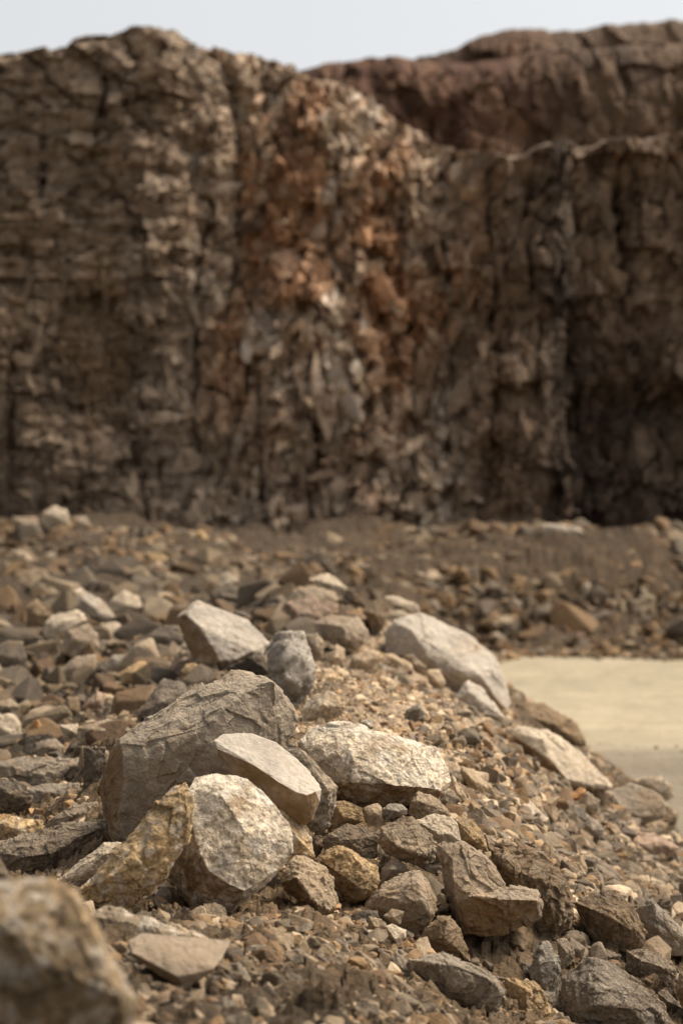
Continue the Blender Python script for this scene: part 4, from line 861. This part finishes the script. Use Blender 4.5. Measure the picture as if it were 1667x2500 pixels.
def refine(bm, L):
    """split the faces of a faceted shape until no edge is longer than L, keeping its corners sharp"""
    bmesh.ops.triangulate(bm, faces=bm.faces)
    bm.verts.index_update()
    V = np.array([v.co[:] for v in bm.verts]); T = np.array([[v.index for v in f.verts] for f in bm.faces])
    bm.free()
    for _ in range(14):
        E = np.sort(np.concatenate([T[:, [0, 1]], T[:, [1, 2]], T[:, [2, 0]]]), 1)
        U, inv = np.unique(E, axis=0, return_inverse=True)
        inv = inv.ravel()
        ln = np.linalg.norm(V[U[:, 0]] - V[U[:, 1]], axis=1)
        # only split edges not much shorter than the longest in their face
        mk = ln > L
        if not mk.any(): break
        mid = np.full(len(U), -1); mid[mk] = len(V) + np.arange(mk.sum())
        V = np.concatenate([V, (V[U[mk, 0]] + V[U[mk, 1]]) / 2])
        n = len(T)
        M = np.stack([mid[inv[:n]], mid[inv[n:2 * n]], mid[inv[2 * n:]]], 1)
        c = (M >= 0)
        out = [T[c.sum(1) == 0]]
        q = c.sum(1) == 3
        t, m = T[q], M[q]
        out += [np.stack(x, 1) for x in ((t[:, 0], m[:, 0], m[:, 2]), (m[:, 0], t[:, 1], m[:, 1]), (m[:, 2], m[:, 1], t[:, 2]), (m[:, 0], m[:, 1], m[:, 2]))]
        for r in range(3):
            R = [r, (r + 1) % 3, (r + 2) % 3]
            q = (c.sum(1) == 1) & c[:, r]
            t, m = T[q][:, R], M[q][:, R]
            out += [np.stack((t[:, 0], m[:, 0], t[:, 2]), 1), np.stack((m[:, 0], t[:, 1], t[:, 2]), 1)]
            q = (c.sum(1) == 2) & ~c[:, (r + 2) % 3]        # edges r and r+1 marked
            t, m = T[q][:, R], M[q][:, R]
            out += [np.stack((m[:, 0], t[:, 1], m[:, 1]), 1)]
            d1 = np.linalg.norm(V[t[:, 0]] - V[m[:, 1]], axis=1) < np.linalg.norm(V[m[:, 0]] - V[t[:, 2]], axis=1) if len(t) else np.zeros(0, bool)
            u, w = t[d1], m[d1]
            out += [np.stack((u[:, 0], w[:, 0], w[:, 1]), 1), np.stack((u[:, 0], w[:, 1], u[:, 2]), 1)]
            u, w = t[~d1], m[~d1]
            out += [np.stack((u[:, 0], w[:, 0], u[:, 2]), 1), np.stack((w[:, 0], w[:, 1], u[:, 2]), 1)]
        T = np.concatenate(out)
    return mesh_np('t', V, T, True)

def rough_up(me, R, seed, amp=1.0, fine_len=0.05, chip=1.0, grain=1.0, joints=None):
    n = len(me.vertices)
    co = np.empty(n * 3, dtype=np.float32); me.vertices.foreach_get('co', co)
    no = np.empty(n * 3, dtype=np.float32); me.vertex_normals.foreach_get('vector', no)
    V = co.reshape(-1, 3).astype(np.float64); N = no.reshape(-1, 3).astype(np.float64)
    if joints:
        st = np.zeros(n)
        for j in joints:
            j = np.array(j) / np.linalg.norm(j)
            st = np.maximum(st, sst(0.72, 0.86, N @ j + 0.10 * fbm(V / R * 6, seed + 9, 3)))
        at = me.attributes.new('joint_stain_shade', 'FLOAT', 'POINT')
        at.data.foreach_set('value', st.astype(np.float32))
    P = V / R + seed * 3.17
    W = P + 0.18 * np.stack([vnoise(P * 2.3, seed + q) for q in (1, 2, 3)], 1)
    k = min(1.0, 0.30 / R) ** 0.5 if R > 0.3 and R < 0.9 else 1.0     # big boulders keep flatter faces
    t1, o1 = facets(W * (3.6 if k == 1 else 5.0), seed)
    t2, o2 = facets(W * np.array((9.0, 11.0, 9.0)) + 0.4 * np.stack([vnoise(P * 8, seed + q) for q in (4, 5, 6)], 1), seed + 1)
    d = chip * k * R * (0.003 * o1 + 0.040 * t1 + 0.0015 * o2 + 0.024 * t2)
    d += R * 0.010 * fbm(P * 5, seed + 2, 3)
    fl = V / fine_len + seed
    rid = 1 - np.abs(fbm(fl, seed + 3, 3))
    d += grain * fine_len * (0.07 * (rid - 0.7) + 0.05 * fbm(fl * 2.7, seed + 4, 3))
    V = V + N * (amp * d)[:, None]
    me.vertices.foreach_set('co', V.astype(np.float32).ravel())
    me.polygons.foreach_set('use_smooth', np.ones(len(me.polygons), dtype=bool))
    me.update()

GRAIN = {'fine': 1.0, 'smooth': 0.45, 'shiny': 0.8, 'coarse': 1.2, 'earth': 2.0}
heroes = []
for k, h in enumerate(H):
    name, surf_k, tint, D, grd, T, outl, rid, label = h
    outs = [outl] if isinstance(outl, str) else list(outl)
    rids = [rid] if isinstance(rid, str) else list(rid)
    clouds, allp = [], []
    for o, r in zip(outs, rids):
        O, R_ = pts(o), pts(r)
        cx = sum(p[0] for p in O) / len(O); cy = sum(p[1] for p in O) / len(O)
        back = [(cx + 0.80 * (p[0] - cx), cy + 0.80 * (p[1] - cy), -0.55 * T) for p in O] + [(cx + 0.45 * (p[0] - cx), cy + 0.45 * (p[1] - cy), -T) for p in O]
        C = [px(p[0], p[1], D - p[2] * D / F) for p in O + R_ + back]
        clouds.append(C); allp += C
    A = np.array(allp)
    ctr = (A.min(0) + A.max(0)) / 2
    ctr[2] = A[:, 2].min()
    size = float(np.max(A.max(0) - A.min(0)))
    clouds = [[tuple(p - ctr) for p in C] for C in clouds]
    vox = max((2.4 if 5.5 < D < 7.8 else 3.6) / F * D * (1.0 if D < 9 else 1.6), size / 210)
    vox = min(vox, size / 16)
    me = refine(hull_bm(clouds), vox * 1.5)
    soft = CHIP.get(k, 0.55 + 0.6 * random.random()) if k in CHIP or surf_k in ('fine', 'earth') else {'smooth': 0.15, 'shiny': 1.3, 'fine': 0.75, 'coarse': 0.5, 'earth': 0.8}[surf_k]
    rough_up(me, size, 40 + k, amp=1.0, fine_len=min(0.055, size * 0.14), chip=soft, grain=GRAIN[surf_k], joints=JOINTS.get(k))
    me.name = name
    me.materials.append(MAT[surf_k])
    o = link(name, me, label, {'boulder': 'boulder', 'rock': 'rock', 'stone': 'stone', 'flat_rock': 'slab'}[name], loc=tuple(ctr))
    o['kind'] = 'thing'
    o.color = (*TINT[tint], 1)
    heroes.append((o, np.array([(p[0], p[1]) for p in hero_out[k]]), D, tint))


# ------------------------------------------------------------------ loose stones
def unit_stone(seed, vox=None):
    r = np.random.default_rng(seed)
    n = r.integers(11, 18)
    P = r.normal(size=(n, 3)); P /= np.linalg.norm(P, axis=1)[:, None]
    P *= r.uniform(0.78, 1.0, (n, 1))
    P *= np.array((1.0, r.uniform(0.62, 0.95), r.uniform(0.45, 0.80)))
    P -= (P.min(0) + P.max(0)) / 2
    P /= (P.max(0) - P.min(0)).max()
    return P

def hull_arrays(P):
    bm = hull_bm([[tuple(p) for p in P]])
    bmesh.ops.triangulate(bm, faces=bm.faces)
    bm.verts.index_update()
    V = np.array([v.co[:] for v in bm.verts]); Fc = np.array([[v.index for v in f.verts] for f in bm.faces])
    bm.free()
    return V, Fc

def bevelled(P):
    bm = hull_bm([[tuple(p) for p in P]])
    bmesh.ops.dissolve_limit(bm, angle_limit=0.12, verts=bm.verts, edges=bm.edges)
    bmesh.ops.bevel(bm, geom=list(bm.edges), offset=0.035, segments=1, profile=0.5, affect='EDGES', clamp_overlap=True)
    bmesh.ops.triangulate(bm, faces=bm.faces)
    bm.verts.index_update()
    V = np.array([v.co[:] for v in bm.verts]); Fc = np.array([[v.index for v in f.verts] for f in bm.faces])
    bm.free()
    V = V + 0.02 * np.stack([vnoise(V * 5 + q * 9.1, 60 + q) for q in (1, 2, 3)], 1)
    return V, Fc

BASE, BASE_C = [], []
for s in range(36):
    BASE.append(hull_arrays(unit_stone(500 + s)))
    BASE_C.append(bevelled(unit_stone(500 + s)))
# larger loose stones get chipped edges
MID = []
for s in range(22):
    bm = hull_bm([[tuple(p) for p in unit_stone(900 + s)]])
    me = refine(bm, 1 / 16)
    rough_up(me, 1.0, 700 + s, amp=1.0, fine_len=0.16, chip=1.2, grain=1.0)
    me.name = 'stone'
    me.materials.append(MAT['small'])
    MID.append(me)

def rot_mats(n, rng, tilt=0.6):
    yaw = rng.uniform(0, 2 * math.pi, n); a = rng.normal(0, tilt, n); b = rng.normal(0, tilt, n)
    cz, sz = np.cos(yaw), np.sin(yaw); ca, sa = np.cos(a), np.sin(a); cb, sb = np.cos(b), np.sin(b)
    Z = np.zeros((n, 3, 3)); X = np.zeros((n, 3, 3)); Yr = np.zeros((n, 3, 3))
    Z[:, 0, 0] = cz; Z[:, 0, 1] = -sz; Z[:, 1, 0] = sz; Z[:, 1, 1] = cz; Z[:, 2, 2] = 1
    X[:, 0, 0] = 1; X[:, 1, 1] = ca; X[:, 1, 2] = -sa; X[:, 2, 1] = sa; X[:, 2, 2] = ca
    Yr[:, 1, 1] = 1; Yr[:, 0, 0] = cb; Yr[:, 0, 2] = sb; Yr[:, 2, 0] = -sb; Yr[:, 2, 2] = cb
    return Z @ X @ Yr

FOOT = []
for _o, _P, _D, _t in heroes:
    _d = _o.dimensions
    _bb = np.array([v[:] for v in _o.bound_box])
    _c = (_bb.min(0) + _bb.max(0)) / 2
    _w = _bb[:, 0].max() - _bb[:, 0].min()
    FOOT.append((_o.location.x + _c[0], _o.location.y + _c[1] - 0.17 * _w, 0.48 * _w, 0.50 * (_bb[:, 1].max() - _bb[:, 1].min()) + 0.17 * _w))

def pile(name, X, Y, S, C, label, cat, sink=0.06, big=0.03):
    """many small stones in one mesh, none of them under a boulder"""
    keep = np.ones(len(X), dtype=bool)
    for (hx, hy, hr, hd) in FOOT:
        keep &= ~((((X - hx) / hr) ** 2 + ((Y - hy) / hd) ** 2 < 1) & (S < hr * 1.2))
    X, Y, S, C = X[keep], Y[keep], S[keep], C[keep]
    n = len(X)
    Zg = ground(X, Y)
    C = C * (1 - 0.40 * (1 - sst(5.2, 6.8, Y)))[:, None]      # foreground shadow painted into the colour of the near gravel
    R = rot_mats(n, RNG)
    pick = RNG.integers(0, len(BASE), n) + np.where(S > big, len(BASE), 0)
    base = BASE + BASE_C
    Vs, Fs, Cs = [], [], []
    off = 0
    for b, (V, Fc) in enumerate(base):
        idx = np.where(pick == b)[0]
        if len(idx) == 0: continue
        W = np.einsum('nij,vj->nvi', R[idx], V) * S[idx, None, None]
        W += np.stack([X[idx], Y[idx], Zg[idx] + sink * S[idx]], 1)[:, None]
        m = len(V)
        Vs.append(W.reshape(-1, 3))
        Fs.append((Fc[None] + (off + np.arange(len(idx)) * m)[:, None, None]).reshape(-1, 3))
        Cs.append(np.repeat(C[idx], m, 0))
        off += m * len(idx)
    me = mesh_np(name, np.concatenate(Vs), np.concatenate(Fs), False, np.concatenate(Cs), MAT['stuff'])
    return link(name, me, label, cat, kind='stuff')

PAL_L = np.array((1.03, 0.95, 0.83)) * np.array([(0.21, 0.185, 0.155), (0.30, 0.25, 0.19), (0.42, 0.36, 0.28), (0.26, 0.185, 0.115), (0.17, 0.15, 0.13), (0.34, 0.245, 0.15), (0.50, 0.44, 0.36), (0.20, 0.14, 0.09)])
def tints(n, wts):
    w = np.array(wts, dtype=float); w /= w.sum()
    c = PAL_L[RNG.choice(len(PAL_L), n, p=w)]
    return c * RNG.uniform(0.75, 1.25, (n, 1))

def proj(X, Y, Z):
    return CX + X / Y * F, CY - (Z - CAM_H) / Y * F

def region_sizes(X, Y, u):
    """typical stone size in metres, u uniform 0..1"""
    return u

def sample(n, y0, y1, marg=1.22, power=0.0):
    Y = np.exp(RNG.uniform(math.log(y0), math.log(y1), n))
    X = RNG.uniform(-1, 1, n) * (0.145 * marg * Y + 0.1)
    return X, Y

# fine gravel over the mound
gx, gy, gs, gc = [], [], [], []
def add(X, Y, S, C):
    gx.append(X); gy.append(Y); gs.append(S); gc.append(C)
X, Y = sample(60000, 3.0, 15.5)
S = np.exp(RNG.normal(math.log(0.011), 0.50, len(X))) * (Y / 7) ** 0.35
S = np.clip(S, 0.005, 0.06)
k = ground(X, Y) > -0.03
add(X[k], Y[k], S[k], tints(k.sum(), (2, 3, 2, 3, 1, 2, 1.2, 2)))
X, Y = sample(14000, 3.0, 15.5)
S = np.clip(np.exp(RNG.normal(math.log(0.030), 0.40, len(X))), 0.016, 0.075) * (Y / 7) ** 0.5
k = ground(X, Y) > -0.01
add(X[k], Y[k], S[k], tints(k.sum(), (3, 3, 2, 2, 2, 1.5, 1, 1.5)))
X, Y = sample(8500, 3.4, 6.6, 1.3)
S = np.clip(np.exp(RNG.normal(math.log(0.032), 0.45, len(X))), 0.012, 0.075)
k = ground(X, Y) > 0.2
add(X[k], Y[k], S[k], tints(k.sum(), (3, 3, 2.5, 2.5, 2, 2, 1.0, 2)))
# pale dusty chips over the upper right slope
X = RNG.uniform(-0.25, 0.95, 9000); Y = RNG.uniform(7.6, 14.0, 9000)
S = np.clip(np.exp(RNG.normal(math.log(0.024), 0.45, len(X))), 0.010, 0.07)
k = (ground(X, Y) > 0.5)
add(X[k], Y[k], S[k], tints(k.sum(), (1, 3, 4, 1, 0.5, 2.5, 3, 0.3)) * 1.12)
# coarser on the lower right slope
X = RNG.uniform(0.1, 1.9, 8500); Y = RNG.uniform(6.8, 12.5, 8500)
S = np.clip(np.exp(RNG.normal(math.log(0.050), 0.45, len(X))), 0.02, 0.13)
k = (ground(X, Y) > -0.01) & (ground(X, Y) < 0.72 + 0.1 * RNG.normal(size=len(X)))
add(X[k], Y[k], S[k], tints(k.sum(), (5, 3, 1.5, 0.7, 4, 0.4, 0.7, 1)) * 0.85)
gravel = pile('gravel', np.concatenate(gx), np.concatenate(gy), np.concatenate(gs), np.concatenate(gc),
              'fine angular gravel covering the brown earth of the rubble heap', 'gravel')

# coarser rubble: left field, back of the heap and the bank under the cliff
gx, gy, gs, gc = [], [], [], []
# spilled at the ragged foot of the bank
X = RNG.uniform(0.6, 9.5, 1300); Y = 28.35 - np.abs(RNG.normal(0, 0.45, 1300)) * (0.5 + vnoise(np.stack([X * 1.3, X * 0, X * 0], 1), 47) * 0.5) * 1.6
S = np.clip(np.exp(RNG.normal(math.log(0.075), 0.5, len(X))), 0.03, 0.25)
spill = (X, Y, S, tints(len(X), (2, 3, 2, 3, 1, 2, 1, 2)) * 0.7)
X, Y = sample(1900, 8.5, 26, 1.3)
S = np.clip(np.exp(RNG.normal(math.log(0.15), 0.50, len(X))), 0.05, 0.34) * np.clip(Y / 13, 0.6, 1.3)
k = (ground(X, Y) > 0.03) & (X < 0.02 * Y - 0.45)
add(X[k], Y[k], S[k], tints(k.sum(), (3, 3, 2.0, 1.5, 2.5, 1, 0.7, 1.5)) * 0.48)
X = RNG.uniform(-10, 10, 20000); Y = RNG.uniform(24.5, 37.0, 20000)
S = np.clip(np.exp(RNG.normal(math.log(0.095), 0.55, len(X))), 0.035, 0.42) * (1 + 0.35 * sst(0.3, 2.0, X))
thin = fbm(np.stack([X * 0.8, Y * 0.5, X * 0], 1), 44, 3) + 0.25 * np.tanh(X - 1.0)      # earthy patches carry few stones
k = (ground(X, Y) > 0.03) & (RNG.uniform(0, 1, len(X)) < 0.5 + sst(-0.35, 0.3, thin))
add(X[k], Y[k], S[k], tints(k.sum(), (2, 2, 1.4, 3, 1.5, 2.5, 1.0, 3)) * 0.55)
# stray stones on the sand
X = RNG.uniform(1.2, 3.2, 110); Y = RNG.uniform(9.5, 17, 110)
Y[:70] = 17.2 + RNG.normal(0, 0.25, 70); X[:70] = RNG.uniform(1.8, 3.4, 70)
S = np.clip(np.exp(RNG.normal(math.log(0.022), 0.5, len(X))), 0.01, 0.06)
k = ground(X, Y) < 0.0
fx_, fy_, fs_, fc_ = X[k], Y[k], S[k], tints(k.sum(), (3, 2, 1, 1, 3, 1, 0, 1))
rubble = pile('rubble', np.concatenate(gx), np.concatenate(gy), np.concatenate(gs), np.concatenate(gc),
              'coarse broken rubble covering the left field and the bank below the cliff', 'rubble', 0.0)
_g = ground
ground = lambda X, Y: np.zeros(np.shape(X))
fx_ = np.concatenate([fx_, spill[0]]); fy_ = np.concatenate([fy_, spill[1]]); fs_ = np.concatenate([fs_, spill[2]]); fc_ = np.concatenate([fc_, spill[3]])
pile('grit', fx_, fy_, fs_, fc_, 'scattered dark grit on the sandy quarry floor', 'grit', 0.2)
ground = _g

# ---- loose stones that can be picked out, each one an object
def inside(poly, x, y):
    c = False
    j = len(poly) - 1
    for i in range(len(poly)):
        xi, yi = poly[i]; xj, yj = poly[j]
        if (yi > y) != (yj > y) and x < (xj - xi) * (y - yi) / (yj - yi) + xi:
            c = not c
        j = i
    return c
hulls = []
for o, P, D, t in heroes:
    a = np.arctan2(P[:, 1] - P[:, 1].mean(), P[:, 0] - P[:, 0].mean())
    hulls.append(P[np.argsort(a)])

ZONES = [   # photo box, number, size range in photo pixels, tints
    ('left rubble', (0, 1430, 640, 1850), 84, (40, 100), ('grey', 'pale', 'taupe', 'tan', 'cold', 'brown', 'dark', 'pale', 'rose')),
    ('bank', (0, 1290, 1667, 1590), 60, (30, 62), ('tan', 'pale', 'taupe', 'brown', 'ochre', 'rose', 'pale')),
    ('right slope', (900, 1760, 1640, 2170), 56, (32, 80), ('grey', 'taupe', 'pale', 'tan', 'cold')),
    ('bottom gravel', (340, 2240, 1000, 2500), 52, (34, 78), ('taupe', 'tan', 'pale', 'grey')),
    ('lower right', (1180, 2230, 1667, 2500), 24, (36, 84), ('taupe', 'brown', 'grey')),
    ('upper slope', (700, 1560, 1250, 1800), 14, (24, 44), ('tan', 'pale', 'rose')),
    ('left foot', (60, 1850, 480, 2300), 8, (30, 50), ('taupe', 'grey', 'tan')),
]
Yray = np.concatenate([np.geomspace(3.0, 36, 900)])
def hit(x, y):
    """first point of the ground on the line of sight through photo pixel (x, y)"""
    P = px(x, y, 1.0)
    X = P[0] * Yray; Z = CAM_H + (P[2] - CAM_H) * Yray
    g = ground(X, Yray)
    b = np.where(Z <= g)[0]
    return Yray[b[0]] if len(b) else None
placed = []
rr = random.Random(5)
for zone, (x0, y0, x1, y1), cnt, (s0, s1), tn in ZONES:
    tries = got = 0
    while got < cnt and tries < 3000:
        tries += 1
        x, y = rr.uniform(x0, x1), rr.uniform(y0, y1)
        spx = s0 + (s1 - s0) * rr.random() ** 1.4
        if any(inside(hp, x, y - 0.2 * spx) for hp in hulls): continue
        if any(abs(x - q[0]) < 0.62 * (spx + q[2]) * 0.8 and abs(y - q[1]) < 0.5 * (spx + q[2]) * 0.8 for q in placed): continue
        d = hit(x, y)
        if d is None: continue
        X, Z = (x - CX) / F * d, 0
        if ground(np.array([X]), np.array([d]))[0] < 0.02: continue
        placed.append((x, y, spx, d, zone, rr.choice(tn)))
        got += 1
GROUPS = {'left rubble': 'stones of the left rubble field', 'bank': 'stones on the bank under the cliff', 'right slope': 'stones on the right slope of the heap',
          'bottom gravel': 'stones in the gravel at the bottom', 'lower right': 'stones among the lower right boulders', 'upper slope': 'stones on the upper slope of the heap', 'left foot': 'stones below the large grey boulder'}
mids = []
for i, (x, y, spx, d, zone, tn) in enumerate(placed):
    s = spx / F * d * 1.15
    X = (x - CX) / F * d
    Z = float(ground(np.array([X]), np.array([d]))[0])
    o = bpy.data.objects.new('stone', MID[rr.randrange(len(MID))])
    col.objects.link(o)
    o.location = (X, d + 0.15 * s, Z + 0.08 * s)
    o.rotation_euler = (rr.gauss(0, 0.5), rr.gauss(0, 0.5), rr.uniform(0, 6.28))
    o.scale = (s * rr.uniform(0.9, 1.15), s * rr.uniform(0.8, 1.1), s * rr.uniform(0.85, 1.2))
    c = TINT[tn]; f = rr.uniform(0.8, 1.2) * (0.75 if zone in ('left rubble', 'bank', 'bottom gravel') else 0.9)
    o.color = (c[0] * f, c[1] * f, c[2] * f, 1)
    o['category'] = 'stone'
    o['group'] = GROUPS[zone]
    o['label'] = 'loose stone'
    mids.append((o, x, y, spx, zone, tn))

# ------------------------------------------------------------------ words that single out each loose stone
ANCH = {
    'largest grey': 'the large grey boulder', 'flat cream': 'the cream slab', 'standing upright directly': 'the whitish speckled boulder',
    'long rusty': 'the long ochre boulder', 'broad pale ochre boulder with': 'the broad pale ochre boulder', 'flat taupe slab sunk': 'the flat taupe slab',
    'nearest dark ochre': 'the nearest corner boulder', 'grey brown L shaped': 'the L shaped boulder', 'long dark grey slab': 'the long dark grey slab',
    'angular grey brown rock like': 'the angular grey brown wedge', 'dark brown earthy boulder just': 'the dark brown earthy boulder', 'with a brown crust': 'the bottom right grey boulder',
    'speckled brown boulder with': 'the speckled brown boulder', 'grey wedge of rock': 'the bright edged grey wedge', 'angular cream boulder with': 'the angular cream boulder',
    'glossy blue': 'the glossy blue grey boulder', 'giant pale boulder with': 'the giant pale boulder', 'white triangular rock leaning': 'the white triangular rock',
    'brown boulder against the sand': 'the brown sand boulder', 'pale grey boulder with a bright back': 'the pale grey slope boulder', 'dark grey boulder resting': 'the boulder on the sand',
    'small pale slab with': 'the small pale slope slab', 'topmost on the crest': 'the crest slab', 'triangular pale grey rock in': 'the triangular pale grey rock',
    'long whitish rock pointing': 'the long whitish rock', 'pale upright boulder at': 'the pale upright boulder', 'wide flat grey slab left': 'the wide flat grey slab',
    'perched on the bank': 'the perched pale boulder', 'white slab on top': 'the white slab on the bank', 'bluish grey tilted': 'the bluish tilted rock',
    'grainy tan rock with': 'the grainy tan rock', 'rounded grey rock with fine': 'the finely grooved grey rock', 'flat reddish rock': 'the flat reddish rock',
    'dark grey slab faced': 'the dark edge boulder', 'pinkish slab': 'the pinkish slab', 'pale blocky boulder': 'the pale blocky boulder',
    'dark grey flat rock left': 'the dark flat rock', 'tan grey block below': 'the tan grey block', 'yellowish tan boulder': 'the yellowish tan boulder',
    'flat jagged': 'the flat jagged rock', 'upright grey rock with': 'the upright grey rock', 'broad brownish boulder': 'the broad brownish boulder',
}
anchors = []
for txt, name in ANCH.items():
    k = _hi(txt)
    P = hero_out[k]
    xs = [min(max(p[0], 0), 1667) for p in P]; ys = [min(max(p[1], 0), 2500) for p in P]
    anchors.append((name, (min(xs) + max(xs)) / 2, (min(ys) + max(ys)) / 2, (max(xs) - min(xs)) / 2, (max(ys) - min(ys)) / 2))
CWORD = {'grey': 'grey', 'pale': 'pale', 'taupe': 'greyish tan', 'tan': 'tan', 'cold': 'light grey', 'brown': 'brown', 'dark': 'dark grey', 'rose': 'pinkish', 'ochre': 'ochre'}
bpy.context.view_layer.update()
info = []
for o, x, y, spx, zone, tn in mids:
    pr = []
    for v in list(o.data.vertices)[::7]:
        w = o.matrix_world @ v.co
        pr.append((CX + w.x / w.y * F, CY - (w.z - CAM_H) / w.y * F))
    pr = np.array(pr)
    wd, ht = np.ptp(pr[:, 0]), np.ptp(pr[:, 1])
    mx, my = (pr.min(0) + pr.max(0)) / 2
    shp = 'flat' if wd > 1.45 * ht else ('upright' if ht > 1.0 * wd else 'blocky')
    size = max(wd, ht)
    sw = 'small' if size < 44 else ('large' if size > 66 else 'medium')
    rel = []
    for name, ax, ay, hw, hh in anchors:
        dx, dy = mx - ax, my - ay
        gx_, gy_ = max(abs(dx) - hw, 0), max(abs(dy) - hh, 0)
        dist = math.hypot(gx_, gy_)
        if abs(dx) / (hw + 20) > abs(dy) / (hh + 20): r = 'left of' if dx < 0 else 'right of'
        else: r = 'above' if dy < 0 else 'below'
        rel.append((dist, r, name))
    rel.sort()
    base = f"{sw} {shp} {CWORD[tn]} stone"
    if zone == 'bank':
        t = (my - 1290) / 310
        lvl = 'near the top of the bank' if t < 0.33 else ('halfway down the bank' if t < 0.66 else 'at the foot of the bank')
        face = 'left' if mx < 480 else ('middle' if mx < 1130 else 'right')
        cands = [f"{base} {lvl} under the {face} cliff", f"{base} {lvl}, {rel[0][1]} {rel[0][2]}"]
    else:
        q = [('just ' if rel[i][0] < 60 else ('' if rel[i][0] < 160 else 'well ')) + rel[i][1] + ' ' + rel[i][2] for i in (0, 1, 2)]
        cands = [f"{base} {q[0]}", f"{base} {q[1]}", f"{base} {rel[0][1]} {rel[0][2]}, {rel[1][1]} {rel[1][2]}"]
    info.append([o, mx, cands, zone, my])
from collections import Counter
left_ = list(info)
used = set(h[8] for h in H)
for lvl in range(3):
    cnt = Counter(i[2][min(lvl, len(i[2]) - 1)] for i in left_)
    nxt = []
    for i in left_:
        c = i[2][min(lvl, len(i[2]) - 1)]
        if cnt[c] == 1 and c not in used and len(c.split()) <= 16:
            i[0]['label'] = c; used.add(c)
        else: nxt.append(i)
    left_ = nxt
ORD = ['leftmost', 'second from left', 'third from left', 'fourth from left', 'fifth from left', 'sixth from left', 'seventh from left']
def short(t):
    for old, new in ((' just ', ' '), (' well ', ' '), ('at the foot of the bank', 'low on the bank'), ('near the top of the bank', 'high on the bank'), ('greyish tan', 'drab'), ('light grey', 'light'), ('dark grey boulder', 'dark boulder'), ('whitish speckled', 'speckled')):
        if len(t.split()) <= 16: break
        t = t.replace(old, new)
    return t
by = {}
for i in left_: by.setdefault(i[2][0], []).append(i)
for c, L in by.items():
    L.sort(key=lambda i: i[1])
    # count every stone the phrase fits
    fam = sorted([i for i in info if i[2][0] == c], key=lambda i: i[1])
    for i in L:
        i[0]['label'] = short(f"{ORD[min(fam.index(i), 6)]}, {c}" if len(fam) > 1 else c)
